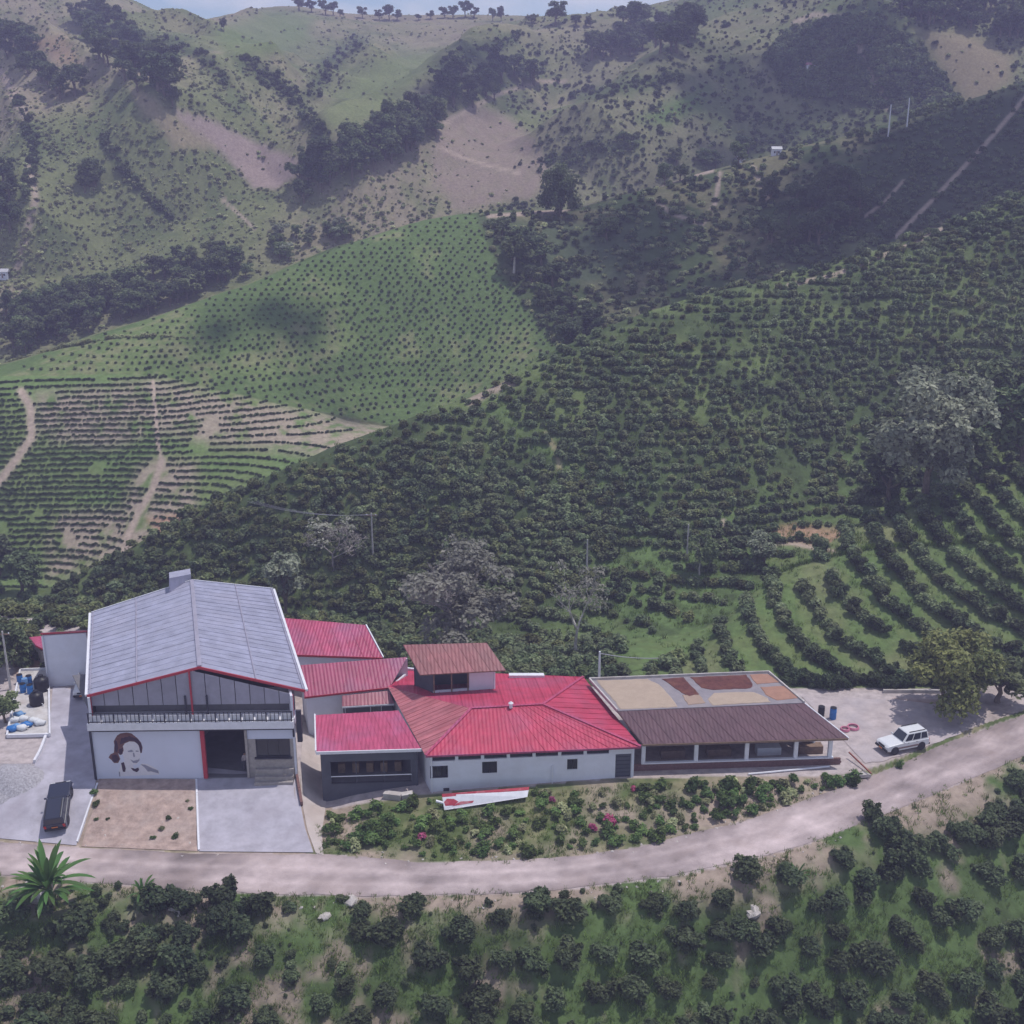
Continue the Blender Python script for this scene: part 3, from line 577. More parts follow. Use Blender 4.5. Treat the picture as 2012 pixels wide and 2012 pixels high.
def contour_rows(pa, pb, pyref, k0, k1, dz, step, jit=.2, stagger=False, slope_z0=-30, slope_z1=90):
    """plants in rows along the contour lines between surveyed lines k0 and k1"""
    u0, y0, _ = ray(pa, pyref); u1, y1, _ = ray(pb, pyref); a0, a1 = float(u0/y0), float(u1/y1)
    ym = float(CURVES[k0][0]((a0+a1)/2)+CURVES[k1][0]((a0+a1)/2))/2; a = np.arange(a0, a1, step/ym); Ys, _ = curves_at(a)
    f = np.linspace(0, 1, 160)[:, None]; YY = Ys[k0][None]*(1-f)+Ys[k1][None]*f; ZZ = height(a[None]*YY, YY); ZM = np.maximum.accumulate(ZZ+np.arange(160)[:, None]*1e-5, 0); out = []
    lv = np.arange(slope_z0, slope_z1, dz)
    for j in range(len(a)):
        q = lv[(lv > ZM[0, j]) & (lv < ZM[-1, j])]
        if len(q): y = np.interp(q, ZM[:, j], YY[:, j]); x = a[j]*y; out.append(np.stack([x, y, np.round(q/dz)], 1))
    R = np.concatenate(out)
    if stagger: R[:, 0] += np.where(R[:, 2] % 2 == 0, 0, step/2)
    R[:, 0] += RNG.normal(0, jit, len(R)); R[:, 1] += RNG.normal(0, jit*.7, len(R)); X, Y = R[:, 0], R[:, 1]; Z = height(X, Y); px, py = proj(X, Y, Z); return X, Y, Z, px, py, R[:, 2]
def st(v, a, b): return np.clip((v-a)/(b-a), 0, 1)
P3 = lambda X, Y, Z: np.stack([X, Y, Z], 1)

# terraced rows
X, Y, Z, px, py, row = contour_rows(-380, 900, 900, 9, 10, .76, .52, .1)
keep = (px < 900) & ~(stroke(px, py, [(42, 770), (60, 800), (62, 860), (30, 905), (0, 945), (-80, 1010)], 10) > .6) & ~(stroke(px, py, [(318, 905), (300, 960), (270, 1010), (250, 1060), (245, 1090)], 8) > .6) & ~(stroke(px, py, [(300, 750), (310, 870), (318, 905)], 3) > .6)
keep &= fbm(X, Y, 5, 3, .5, 2) > -.23+.06*RNG.random(len(X)); keep &= ~inpoly(px, py, [(400, 820), (430, 820), (430, 850), (400, 850)])
scatter('crop_rows', P3(X, Y, Z)[keep], (RNG.uniform(.27, .38, len(X)))[keep], ME_tea, 'low dark green crop rows following the contours of the terraced field')
# dotted hill
X, Y, Z, px, py, row = contour_rows(-400, 1150, 650, 10, 11, .74, 1.5, .2, True)
keep = inpoly(px, py, DOTTED) & (RNG.random(len(X)) > .06)
scatter('hill_bushes', P3(X, Y, Z)[keep], RNG.uniform(.26, .46, len(X))[keep], ME_bushf[:3], 'small dark bushes dotted in a grid over the bright green hill')
# dark coffee hill
X, Y, Z, px, py, row = contour_rows(60, 2480, 800, 7, 8, .86, 1.15, .24)
n5 = fbm(X, Y, 12, 3, .5, 4); gap = np.zeros(len(X), bool)
BRIGHTS = ([(1090, 880), (1130, 905), (1210, 955), (1300, 1000), (1290, 1012), (1150, 950), (1098, 915)], [(1660, 850), (1680, 790), (1700, 800), (1692, 880), (1650, 1000), (1635, 980)], [(1180, 1100), (1210, 1070), (1290, 1090), (1330, 1110), (1300, 1140), (1180, 1120)], [(930, 797), (990, 800), (1085, 885), (1065, 895), (960, 815)], [(1070, 850), (1100, 880), (1105, 925), (1085, 925)])
for q in BRIGHTS: gap |= inpoly(px, py, q)
keepD = (~gap | (RNG.random(len(X)) < .3)) & (n5 > -.34) & (RNG.random(len(X)) > .07)
DX, DY, DZ, Dpx, Dpy = X[keepD], Y[keepD], Z[keepD], px[keepD], py[keepD]; Dsc = RNG.uniform(.5, 1.08, len(DX))*(1+.5*fbm(DX, DY, 10, 3, .5, 61))
# left upper part of the spur is a looser mix of trees and coffee; individuals are taken out below
gx_, gy_ = np.meshgrid(np.arange(-75, 34, 1.55), np.arange(111, 152, 1.75)); gx_ = gx_.ravel()+RNG.normal(0, .3, gx_.size); gy_ = gy_.ravel()+RNG.normal(0, .3, gy_.size); gz_ = height(gx_, gy_); _, gk, _ = base_h(gx_, gy_); qx, qy = proj(gx_, gy_, gz_)
kk = np.isin(gk, (5, 6)) & (qx < 1310) & ((qx < 1225) | (fbm(gx_, gy_, 5, 2, .5, 6) > .05)); DX, DY, DZ, Dsc = np.r_[DX, gx_[kk]], np.r_[DY, gy_[kk]], np.r_[DZ, gz_[kk]], np.r_[Dsc, RNG.uniform(.75, 1.2, kk.sum())]
# right slope rows, running down from the crest and curving right
RX = []
for i, x0 in enumerate(np.arange(1300, 2300, 46)):
    p = None
    u, yy, w_ = ray(x0, 1000); a0 = float(u/yy); Yc = float(CURVES[6][0](a0)); xs = a0*Yc; t = 0
    while t < 60:
        y = Yc+1.5-t*(.92-.006*t); x = xs-.24*t+.019*t*t
        if y < float(CURVES[5][0](x/y))+1.2 or x > 110: break
        RX.append((x+random.gauss(0, .2), y+random.gauss(0, .2), i)); t += .95
RX = np.array(RX); X, Y = RX[:, 0], RX[:, 1]; Z = height(X, Y); px, py = proj(X, Y, Z)
keep = (fbm(X, Y, 7, 3, .5, 8) > -.2) & ~inpoly(px, py, [(1210, 1230), (1330, 1200), (1340, 1300), (1210, 1310)])
SX, SY, SZ, SR = X[keep], Y[keep], Z[keep], RX[keep, 2]; Ssc = np.interp(proj(SX, SY, SZ)[0], [1250, 1500, 2012], [.6, .9, 1.1])*RNG.uniform(.8, 1.2, len(SX))

# ------------------------------------------------------------------ coffee bushes one can pick out, 300 largest in view
FG = []
yr = CURVES[2][0]
for j in range(11):
    x = -72.0
    while x < 82:
        x += 2.75+random.gauss(0, .55); y = float(yr(x/75.0))
        for _ in range(3): y0 = float(yr(x/max(y, 30))); y = y0-(2.3+j*2.35)+random.gauss(0, .45)+(.9*math.sin(x*.5+j) if x < 0 else .25*math.sin(x*.7))
        FG.append((x+(1.35 if j % 2 else 0), y, j))
FG = np.array(FG); X, Y = FG[:, 0], FG[:, 1]; Z = height(X, Y); px, py = proj(X, Y, Z)
inframe = (px > -60) & (px < 2075) & (py < 2090); FGO = P3(X, Y, Z)[~inframe & (Y > 36)]; keep = inframe.copy(); keep &= ~((FG[:, 2] == 0) & (RNG.random(len(X)) < .35)); keep &= ~inpoly(px, py, [(540, 1700), (640, 1700), (640, 1960), (560, 1900)]) & ~inpoly(px, py, [(0, 1690), (220, 1700), (200, 1790), (0, 1790)]) & ~inpoly(px, py, [(1560, 1610), (1800, 1520), (2012, 1470), (2012, 1560), (1840, 1620), (1640, 1690)])
X, Y, Z, px, py, JJ = X[keep], Y[keep], Z[keep], px[keep], py[keep], FG[keep, 2]
def put_bush(x, y, z, s, label, group, me=None, name='coffee_bush', cat='bush', zs=None):
    o = bpy.data.objects.new(name, me or random.choice(ME_bush)); COL.objects.link(o); o.location = (x, y, z-.06); o.scale = (s, s*random.uniform(.9, 1.1), s*(zs or random.uniform(.85, 1.1))); o.rotation_euler = (random.gauss(0, .06), random.gauss(0, .06), random.uniform(0, 6.28)); return tag(o, label, cat, group)
ONES = ['first', 'second', 'third', 'fourth', 'fifth', 'sixth', 'seventh', 'eighth', 'ninth', 'tenth', 'eleventh', 'twelfth', 'thirteenth', 'fourteenth', 'fifteenth', 'sixteenth', 'seventeenth', 'eighteenth', 'nineteenth']
def nth(i):
    if i < 19: return ONES[i]
    t, u = divmod(i+1, 10); w = {2: ('twentieth', 'twenty'), 3: ('thirtieth', 'thirty'), 4: ('fortieth', 'forty'), 5: ('fiftieth', 'fifty'), 6: ('sixtieth', 'sixty'), 7: ('seventieth', 'seventy'), 8: ('eightieth', 'eighty')}[t]
    return w[0] if u == 0 else w[1]+'-'+ONES[u-1]
nb = 0
for jrow in sorted(set(JJ)):
    sel = np.where(JJ == jrow)[0]; sel = sel[np.argsort(px[sel])]
    for c, i in enumerate(sel):
        put_bush(X[i], Y[i], Z[i], random.uniform(.95, 1.5) if px[i] > 700 else random.uniform(.8, 1.7), 'dark coffee bush, %s from the left in the %s row below the road' % (nth(c), nth(int(jrow))), 'coffee bushes below the road'); nb += 1
for (p, q, s, w_) in ((1735, 1640, 1.35, 'second from the top'), (1775, 1672, 1.5, 'largest'), (1800, 1700, 1.2, 'lowest'), (1712, 1612, 1.2, 'topmost')):
    v = pk(p, q); put_bush(v.x, v.y, v.z, s, 'dense dark bush, %s of the clump just below the road bend' % w_, 'dark bush clump below the road bend')
for (p, q, s, w_) in ((1945, 1660, 1.4, 'lowest'), (1880, 1640, 1.0, 'leftmost'), (1960, 1600, 1.1, 'third from the bottom'), (1995, 1545, 1.2, 'topmost')):
    v = pk(p, q); put_bush(v.x, v.y, v.z, s, 'dark coffee bush, %s of four on the bare bank at right' % w_, 'bushes on the bare bank at the right')
Spx, Spy = proj(SX, SY, SZ); inv = (Spx > 1250) & (Spx < 2030); size = np.where(inv, Ssc/SY, 0); order = np.argsort(-size); take = order[:max(0, min(150, 292-nb))]; mask = np.zeros(len(SX), bool); mask[take] = True; mask &= inv
rows_ = sorted(set(SR[mask]))
for ri, r_ in enumerate(rows_):
    sel = np.where(mask & (SR == r_))[0]; sel = sel[np.argsort(Spy[sel])]
    for c, i in enumerate(sel): put_bush(SX[i], SY[i], SZ[i], Ssc[i], 'dark coffee bush, %s from the top in the %s curved row of the right hillside' % (nth(c), nth(ri)), 'coffee rows on the right hillside')
rest = ~mask
Dpx, Dpy = proj(DX, DY, DZ); ol = RNG.random(len(DX)) < np.clip(.12+.5*st(-Dpx, -950, -500)+1.6*np.clip(fbm(DX, DY, 14, 3, .5, 51), 0, 1), 0, .75)
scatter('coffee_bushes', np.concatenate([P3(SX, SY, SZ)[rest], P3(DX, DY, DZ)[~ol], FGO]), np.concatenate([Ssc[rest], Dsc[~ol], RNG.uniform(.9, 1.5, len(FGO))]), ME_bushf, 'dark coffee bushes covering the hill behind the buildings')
scatter('olive_bushes', P3(DX, DY, DZ)[ol], Dsc[ol], ME_olive, 'lighter olive coffee bushes mixed over the hill behind the buildings')

# ------------------------------------------------------------------ shrubs and undergrowth of the slopes
def field(n, pxr, pyr, ymin, dens):
    px = RNG.uniform(*pxr, n); py = RNG.uniform(*pyr, n); X, Y, Z = pick(px, py, ymin); k = dens(X, Y, px, py); m = RNG.random(n) < k; return X[m], Y[m], Z[m], px[m], py[m]
excl = [BROWN_A, TAN_B, FAN, SADDLE]
def d_far(X, Y, px, py):
    d = .4+.5*st(fbm(X, Y, 26, 4, .55, 31), .04, .18)
    for q in excl: d = np.where(inpoly(px, py, q), .05, d)
    d = np.where(inpoly(px, py, [(420, 60), (520, 22), (620, 30), (600, 80), (520, 115), (440, 110)]) | inpoly(px, py, [(620, 215), (700, 150), (790, 95), (850, 110), (800, 200), (700, 260), (640, 260)]), .06, d); return np.where(Y > 715, 0, d)
d_far0 = d_far
def d_far(X, Y, px, py): return np.where((Y < 305) & ((px > 930) | inpoly(px, py, DOTTED)), 0, d_far0(X, Y, px, py))
X, Y, Z, px, py = field(78000, (-600, 2600), (-60, 760), 218, d_far); left = (px < 1000) | (RNG.random(len(px)) < .6)
scatter('hill_shrubs', P3(X, Y, Z)[left], (.25+.7*RNG.random(len(X))**2.6)[left], ME_shrub, 'light green shrubs scattered over the far slopes')
scatter('dark_scrub', P3(X, Y, Z)[~left], (.4+1.0*RNG.random(len(X))**2)[~left], ME_shrubd, 'dark green scrub covering the far right slopes')
X, Y, Z, px, py = field(16000, (0, 1400), (40, 460), 305, lambda X, Y, px, py: np.max([stroke(px, py, q, w) for q, w in GULLIES], 0)*.55*(Y < 700))
scatter('gully_scrub', P3(X, Y, Z), .5+1.3*RNG.random(len(X))**2, ME_shrubd, 'dark scrub filling the gullies between the far spurs')
X, Y, Z, px, py = field(2300, (1490, 1900), (35, 260), 305, lambda X, Y, px, py: inpoly(px, py, DOME)*.8*(stroke(px, py, [(1688, 88), (1692, 115), (1708, 140), (1722, 175), (1745, 212)], 7) < .5)*(stroke(px, py, [(1560, 200), (1640, 205), (1700, 212)], 8) < .4))
scatter('dark_wood', P3(X, Y, Z), RNG.uniform(1.0, 1.9, len(X)), ME_bushf, 'dark wood covering the domed hill at upper right')
def d_mid(X, Y, px, py):
    d = np.where(inpoly(px, py, DOTTED), 0, .8); d = np.where(inpoly(px, py, [(1480, 505), (1600, 430), (1750, 255), (2100, 120), (2100, 330), (1900, 405), (1720, 495), (1600, 530)]), .15, d); return d*(Y > 200)*(Y < 320)
X, Y, Z, px, py = field(9500, (900, 2500), (60, 720), 200, d_mid); lt = (RNG.random(len(X)) < .5) & (px < 1600)
scatter('valley_scrub', P3(X, Y, Z)[~lt], RNG.uniform(.55, 1.2, len(X))[~lt], ME_shrubd+ME_bushf[:2], 'dark scrub and coffee on the slopes right of the dotted hill')
scatter('valley_shrubs', P3(X, Y, Z)[lt], RNG.uniform(.5, 1.1, len(X))[lt], ME_shrub, 'paler shrubs between the dark scrub right of the dotted hill')
X, Y, Z, px, py = field(5200, (1480, 2450), (40, 540), 225, lambda X, Y, px, py: inpoly(px, py, [(1480, 505), (1600, 430), (1750, 255), (2100, 120), (2450, 10), (2450, 250), (2100, 330), (1900, 405), (1720, 495), (1600, 530)])*(Y < 316)*(stroke(px, py, [(1760, 465), (1830, 395), (1930, 290), (2012, 195), (2100, 100)], 7) < .5)*(stroke(px, py, [(1700, 425), (1740, 395), (1775, 355)], 6) < .5)*.9)
scatter('slope_coffee', P3(X, Y, Z), RNG.uniform(.45, .85, len(X)), ME_bushf, 'dense dark coffee covering the steep slope on the right')
def d_near(X, Y, px, py): return np.where((Y > 112) & (Y < 165), np.where(px < 260, .9, .45*st(fbm(X, Y, 9, 3, .5, 12), -.1, .15)), 0)
X, Y, Z, px, py = field(2600, (-150, 1330), (950, 1330), 112, d_near)
scatter('undergrowth', P3(X, Y, Z), RNG.uniform(.5, 1.3, len(X)), ME_olive[:2]+ME_shrubd+ME_bushf[:2], 'mixed undergrowth in the gully behind the buildings')
X, Y, Z, px, py = field(24000, (-450, 2450), (1300, 2250), 40, lambda X, Y, px, py: ((py > np.interp(px, [p[0] for p in ROAD_LO], [p[1] for p in ROAD_LO])+2))*(.25+.75*st(fbm(X, Y, 5, 3, .5, 14), -.15, .1)))
scatter('grass', P3(X, Y, Z), RNG.uniform(.6, 1.5, len(X)), ME_grass, 'green grass and weeds growing between the coffee bushes')
X, Y, Z, px, py = field(5200, (-450, 2450), (1300, 2250), 40, lambda X, Y, px, py: ((py > np.interp(px, [p[0] for p in ROAD_LO], [p[1] for p in ROAD_LO])+6))*(.1+.9*st(fbm(X, Y, 6, 3, .5, 16), -.02, .15))*np.where(px < 900, 1, .5))
scatter('weeds', P3(X, Y, Z), (.15+.6*RNG.random(len(X))**1.8), ME_shrubd+ME_bush[:3], 'low weeds and seedlings crowding between the coffee bushes')
X, Y, Z, px, py = field(6500, (-380, 2450), (1250, 1790), 40, lambda X, Y, px, py: (np.abs(py-np.interp(px, [p[0] for p in ROAD_LO], [p[1] for p in ROAD_LO])-1) < 7) | ((np.abs(py-np.interp(px, [p[0] for p in ROAD_UP], [p[1] for p in ROAD_UP])+1) < 6) & (px > 640)))
scatter('verge_grass', P3(X, Y, Z), RNG.uniform(.35, 1.0, len(X)), ME_grass, 'rough grass creeping over the edges of the dirt road')
X, Y, Z, px, py = field(1500, (1180, 2090), (880, 1340), 100, lambda X, Y, px, py: (Y > 108)*(Y < 150)*.9)
scatter('hillside_grass', P3(X, Y, Z), RNG.uniform(.8, 1.6, len(X)), ME_grass, 'grass between the coffee rows of the right hillside')

X, Y, Z, px, py = field(9000, (150, 2090), (380, 1240), 128, lambda X, Y, px, py: (Y > 120)*(Y < 222)*np.where((Y < 175) | (px > 1000), .8, .0))
scatter('plantation_grass', P3(X, Y, Z), RNG.uniform(.9, 2.0, len(X)), ME_grass, 'grass growing between the rows of the coffee hill')
# ------------------------------------------------------------------ trees one can tell apart
def belt(poly, n, ymin, kinds, h, label, group, wide=(.9, 1.25), name='tree', seed=1, ydist=None):
    rd = random.Random(seed); xs = [p[0] for p in poly]; ys = [p[1] for p in poly]; Q = []; k = 0
    while len(Q) < n and k < 6000:
        k += 1; x, y = rd.uniform(min(xs), max(xs)), rd.uniform(min(ys), max(ys))
        if inpoly(np.array([x]), np.array([y]), poly)[0] and all((x-a)**2+((y-b)*1.6)**2 > 90 for a, b in Q): Q.append((x, y))
    X, Y, Z = pick([q[0] for q in Q], [q[1] for q in Q], ymin)
    order = np.argsort([q[0] for q in Q])
    for c, i in enumerate(order):
        x, y, z = X[i], Y[i], Z[i]
        if y > 712: continue
        hh = rd.uniform(*h); add_tree(name, rd.choice(kinds), (x, y, z), hh, rd.uniform(*wide), label+', '+nth(c)+' from left', group, rd.uniform(0, 6.28), sink=.2)
belt([(0, 600), (120, 590), (270, 560), (330, 520), (420, 510), (470, 530), (380, 585), (250, 636), (0, 714)], 80, 216, TREES_DARK+TREES_MID, (5, 8), 'leafy tree in the dark belt behind the dotted hill', 'trees behind the dotted hill', seed=1)
belt([(420, 540), (560, 470), (690, 450), (700, 468), (560, 520), (450, 560)], 18, 240, TREES_MID+TREES_PALE, (3.5, 5.5), 'pale tree behind the crest of the dotted hill', 'pale trees behind the crest', seed=2)
belt([(550, 400), (600, 345), (700, 285), (830, 232), (880, 258), (820, 300), (700, 352), (600, 400)], 44, 305, TREES_DARK+TREES_MID[:2], (6, 11), 'dark tree in the wooded gully between the brown fields', 'trees in the middle gully', seed=3)
belt([(170, 20), (230, 40), (290, 110), (330, 150), (345, 215), (300, 175), (255, 190), (200, 130), (150, 60)], 44, 305, TREES_DARK, (6, 11), 'dark tree on the upper left ridge above the brown field', 'trees on the upper left ridge', seed=4)
belt([(0, 70), (40, 80), (150, 190), (125, 205), (60, 160), (0, 120)], 18, 305, TREES_DARK, (6, 10), 'dark tree in the diagonal line at the upper left edge', 'trees in the left diagonal line', seed=5)
belt([(-10, 330), (25, 350), (28, 470), (-10, 480)], 8, 250, TREES_DARK, (6, 9), 'dark tree in the clump at the left edge beside the dirt track', 'trees at the left edge', seed=6)
belt([(165, 360), (200, 360), (200, 395), (165, 395)], 4, 250, TREES_DARK, (5, 8), 'dark tree in the small clump on the left slope', 'small clump on the left slope', seed=7)
belt([(880, 150), (1000, 105), (1060, 170), (960, 205), (850, 232)], 22, 305, TREES_DARK, (6, 10), 'dark tree in the grove below the central hilltop', 'grove below the central hilltop', seed=8)
belt([(1190, 90), (1240, 50), (1330, 55), (1400, 70), (1360, 110), (1260, 110), (1150, 120)], 32, 305, TREES_DARK, (7, 12), 'dark tree in the wood along the right skyline saddle', 'wood on the right skyline', seed=9)
belt([(1500, 390), (1680, 370), (1700, 440), (1600, 500), (1480, 470)], 22, 240, TREES_DARK+TREES_MID[:1], (5, 8), 'dark tree in the wood below the steep right slope', 'wood at the foot of the right slope', seed=10)
belt([(965, 450), (1010, 530), (1110, 700), (1180, 660), (1110, 560), (1060, 510)], 24, 212, TREES_DARK, (3.5, 6.5), 'dark tree in the gully along the right edge of the dotted hill', 'trees in the gully by the dotted hill', seed=11)
belt([(1290, 325), (1380, 310), (1560, 290), (1560, 305), (1400, 345), (1290, 370)], 12, 250, TREES_MID+TREES_DARK[:1], (4, 6.5), 'tree along the ridge track right of the round dark tree', 'trees along the ridge track', seed=12)
belt([(1760, 15), (1900, 20), (2012, 20), (2012, 90), (1900, 60), (1780, 45)], 22, 305, TREES_DARK, (7, 11), 'dark tree on the distant hill in the upper right corner', 'trees in the upper right corner', seed=13)
# skyline trees
for i, (p, q, h, w) in enumerate([(588, 22, 9, 1.1), (612, 24, 7, 1.2), (640, 30, 8, 1.2), (655, 30, 7, 1.0), (668, 32, 4, 1.2), (712, 36, 7, 1.1), (745, 40, 6, 1.2), (765, 40, 8, 1.1), (780, 40, 6, 1.2), (822, 40, 4, 1.3), (846, 38, 5, 1.2), (874, 36, 6, 1.3), (890, 36, 7, 1.1), (914, 34, 10, 1.0), (932, 36, 6, 1.1), (968, 42, 7, .8), (985, 42, 8, .7), (1045, 46, 4, 1.4), (1092, 50, 10, 1.3), (1130, 52, 5, 1.3), (1160, 54, 5, 1.3), (440, 62, 6, .6), (1225, 50, 8, 1.2), (1245, 45, 7, 1.2)]):
    v = pk(p, q, 420); add_tree('tree', TREES_DARK[i % 4], v, h, w, 'dark tree on the far skyline, %s from the left' % nth(sorted([588, 612, 640, 655, 668, 712, 745, 765, 780, 822, 846, 874, 890, 914, 932, 968, 985, 1045, 1092, 1130, 1160, 440, 1225, 1245]).index(p)), 'skyline trees', i*1.3, sink=.3)
# landmark trees
def lone(p, q, ymin, kind, h, w, label, cat='tree', name='tree', rz=0, sink=.2):
    v = pk(p, q, ymin); return add_tree(name, kind, v, h, w, label, None, rz, sink=sink)
lone(1100, 425, 240, TREE_ROUND, 11.5, .8, 'big round dark tree standing alone beside the fan shaped brown field')
lone(1815, 990, 140, TREE_BIG, 16, 1.0, 'large pale crowned tree in the gully above the curved coffee rows', rz=.6)
lone(1935, 930, 145, TREE_BIG2, 16, .95, 'tall green tree right of the large pale crowned tree, by the right edge', rz=2)
lone(2010, 930, 145, TREES_MID[1], 13, 1.1, 'green tree cut by the right edge above the curved coffee rows')
lone(1890, 985, 142, TREES_DARK[2], 8, 1.2, 'low dark tree between the two tall trees at the right')
lone(1745, 985, 140, TREES_DARK[0], 8.5, 1.1, 'dark tree on the left flank of the large pale crowned tree')
lone(1850, 1395, 100, TREE_YARD, 9.0, 1.0, 'broad yellow green tree at the back of the yard behind the white car', rz=1)
lone(1960, 1380, 100, TREES_MID[2], 5.0, 1.5, 'low bushy tree on the yard edge right of the broad yellow green tree')
lone(1190, 470, 235, TREES_MID[0], 5.2, 1.6, 'spreading pale tree above the gully right of the dotted hill')
lone(1010, 535, 215, (TREES_MID[3][0], trunk_mesh('tree_trunk', M_pale, 5, .5, .03)), 9.5, .9, 'umbrella shaped tree with white trunk at the right edge of dotted hill')
lone(562, 1215, 125, TREES_PALE[0], 9.5, .8, 'pale tree rising just behind the right edge of the grey warehouse roof')
lone(-2, 1130, 125, TREES_DARK[1], 9, 1.0, 'dark tree cut by the left edge below the terraced rows')
lone(45, 1170, 125, TREES_DARK[3], 6.5, 1.1, 'dark tree near the left edge, right of the one cut off')
for i, (p, q, h) in enumerate([(-10, 1340, 7), (30, 1310, 6), (10, 1420, 3.5)]):
    lone(p, q, 95, TREES_DARK[i] if i < 2 else TREES_MID[0], h, 1.0, ['tall dark tree at left edge beside the utility pole', 'leafy tree behind the blue barrels near the left edge', 'small green tree at left edge left of the tank slab'][i])
B1 = bare_mesh('tree_branches', M_grey, 3, 1.0, 6, .022, .62, 3); B2 = bare_mesh('tree_branches', M_pale, 8, 1.0, 5, .022, .5, 2); B3 = bare_mesh('tree_branches', M_grey, 14, 1.0, 6, .016, .7, 3)
M_greyleaf = leaf_mat('grey_green_leaf', (.2, .205, .16), (.46, .45, .38), trans=.33)
SPARSE = clump_mesh('tree_crown', rblobs(5, 14, .36, .32, .85, .1, .18), 4200, .02, M_greyleaf, 5, core=0)
SPARSE2 = clump_mesh('tree_crown', rblobs(6, 10, .32, .5, .9, .08, .15), 500, .02, M_greyleaf, 6, core=0)
lone(905, 1290, 112, (SPARSE, B1), 13.5, 1.25, 'grey half bare tree with fine twigs behind the red roofs')
lone(915, 1180, 125, (SPARSE2, B3), 9, 1.0, 'leafless brown grey tree above the half bare one')
lone(1133, 1290, 112, (SPARSE2, B2), 11.5, .85, 'slender tree with forked white trunk behind the red roofed house')
lone(655, 1120, 130, (SPARSE2, B3), 8, 1.3, 'spreading leafless tree on the coffee hill left of the thin pole', rz=2)
lone(1375, 1130, 120, (TREES_MID[3][0], B2), 7, .8, 'thin trunked tree on the coffee hill beside the brown path')
lone(1500, 1110, 118, TREES_PALE[1], 4.5, 1.3, 'low pale shrubby tree at the top end of the curved rows')
# hedge along the back of the yard
for i, p in enumerate(np.arange(1545, 2030, 19)):
    v = pk(p, 1352-6*math.sin(i)-(14 if p > 1900 else 0), 100); put_bush(v.x, v.y+.4, v.z, random.uniform(.8, 1.15), 'dark hedge bush, %s from the left along the back of the yard' % nth(i), 'hedge along the yard', random.choice(ME_bush), 'hedge_bush', zs=1.2)
# ------------------------------------------------------------------ sheets of road and concrete laid on the ground
def strip_sheet(name, A, B, m, n=60, w=6, lift=.04, label=None, col=None, jit=0):
    def dens(L):
        L = np.array(L, float); d = np.r_[0, np.cumsum(np.hypot(*np.diff(L, axis=0).T))]; q = np.linspace(0, d[-1], n); return np.interp(q, d, L[:, 0]), np.interp(q, d, L[:, 1])
    ax, ay = dens(A); bx, by = dens(B)
    if jit: ii = np.arange(n)*1.; ay = ay+jit*fbm(ii, ii*0, 7, 3, .6, 1)*2; by = by+jit*fbm(ii, ii*0, 6, 3, .6, 5)*2
    f = np.linspace(0, 1, w); px = ax[:, None]*(1-f)+bx[:, None]*f; py = ay[:, None]*(1-f)+by[:, None]*f
    X, Y, Z = pick(px.ravel(), py.ravel()); V = np.stack([X, Y, Z+lift], 1); i = np.arange(n*w).reshape(n, w); F = np.stack([i[:-1, :-1], i[:-1, 1:], i[1:, 1:], i[1:, :-1]], -1).reshape(-1, 4)
    me = np_mesh(name, V, F, True); me.flip_normals() if V[1, 0] < V[0, 0] else None
    if col is not None:
        at = me.attributes.new('cover', 'FLOAT_COLOR', 'POINT'); C = col(X, Y, np.tile(f, n)); at.data.foreach_set('color', np.concatenate([C, np.ones((len(C), 1))], 1).astype(np.float32).ravel())
    me.materials.append(m); o = bpy.data.objects.new(name, me); COL.objects.link(o); tag(o, label, kind='structure')
    if me.polygons[0].normal.z < 0: me.flip_normals()
    return o
M_road = mat('dirt_road', (1, 1, 1), .95, .12, 1.1, .35, attr='cover', spec=.1, bscale=5, dirt=(.36, .28, .26, .5))
def roadcol(X, Y, f):
    tr = np.exp(-((f-.3)/.07)**2)+np.exp(-((f-.66)/.07)**2); n = fbm(X, Y, 2.2, 5, .6, 2)+.7*fbm(X, Y, 9, 3, .5, 7); e = np.clip(np.minimum(f, 1-f)*8, 0, 1)
    return np.array((.405, .335, .335))[None]*(.88+.2*tr+1.05*n)[:, None]*(.85+.15*e)[:, None]
strip_sheet('road', ROAD_LO, ROAD_UP, M_road, 260, 22, .03, 'pale dirt road curving past the farm and rising to the right', roadcol, 5)
M_conc = mat('concrete', (.41, .39, .45), .9, .2, .7, .25, dirt=(.32, .29, .33, .7)); M_conc2 = mat('dusty_concrete', (.50, .44, .42), .9, .16, .8, .3, dirt=(.40, .32, .28, .6))
strip_sheet('driveway', [(104, 1349), (100, 1400), (85, 1460), (64, 1515), (20, 1570), (-90, 1640)], [(173, 1360), (187, 1420), (190, 1500), (188, 1540), (170, 1600), (150, 1662)], M_conc, 40, 10, .06, 'concrete driveway running up the left side of the grey warehouse')
strip_sheet('apron', [(386, 1507), (388, 1560), (390, 1620), (392, 1674)], [(584, 1528), (590, 1580), (600, 1630), (616, 1676)], M_conc, 24, 10, .07, 'smooth concrete apron sloping down from the warehouse door')
strip_sheet('alley', [(596, 1420), (590, 1522), (594, 1580), (604, 1632), (620, 1676)], [(650, 1420), (645, 1520), (640, 1585), (632, 1640), (636, 1682)], M_conc2, 30, 6, .05, 'dusty concrete strip beside the dark porch')
strip_sheet('dirt_bank', [(196, 1524), (188, 1580), (172, 1622), (160, 1664)], [(384, 1512), (385, 1560), (387, 1620), (389, 1672)], mat('red_dirt', (.38, .285, .25), .95, .3, 1.6, .6, dirt=(.44, .36, .33, .7), bscale=4), 30, 16, .05, 'bare reddish dirt bank under the mural wall', jit=3)
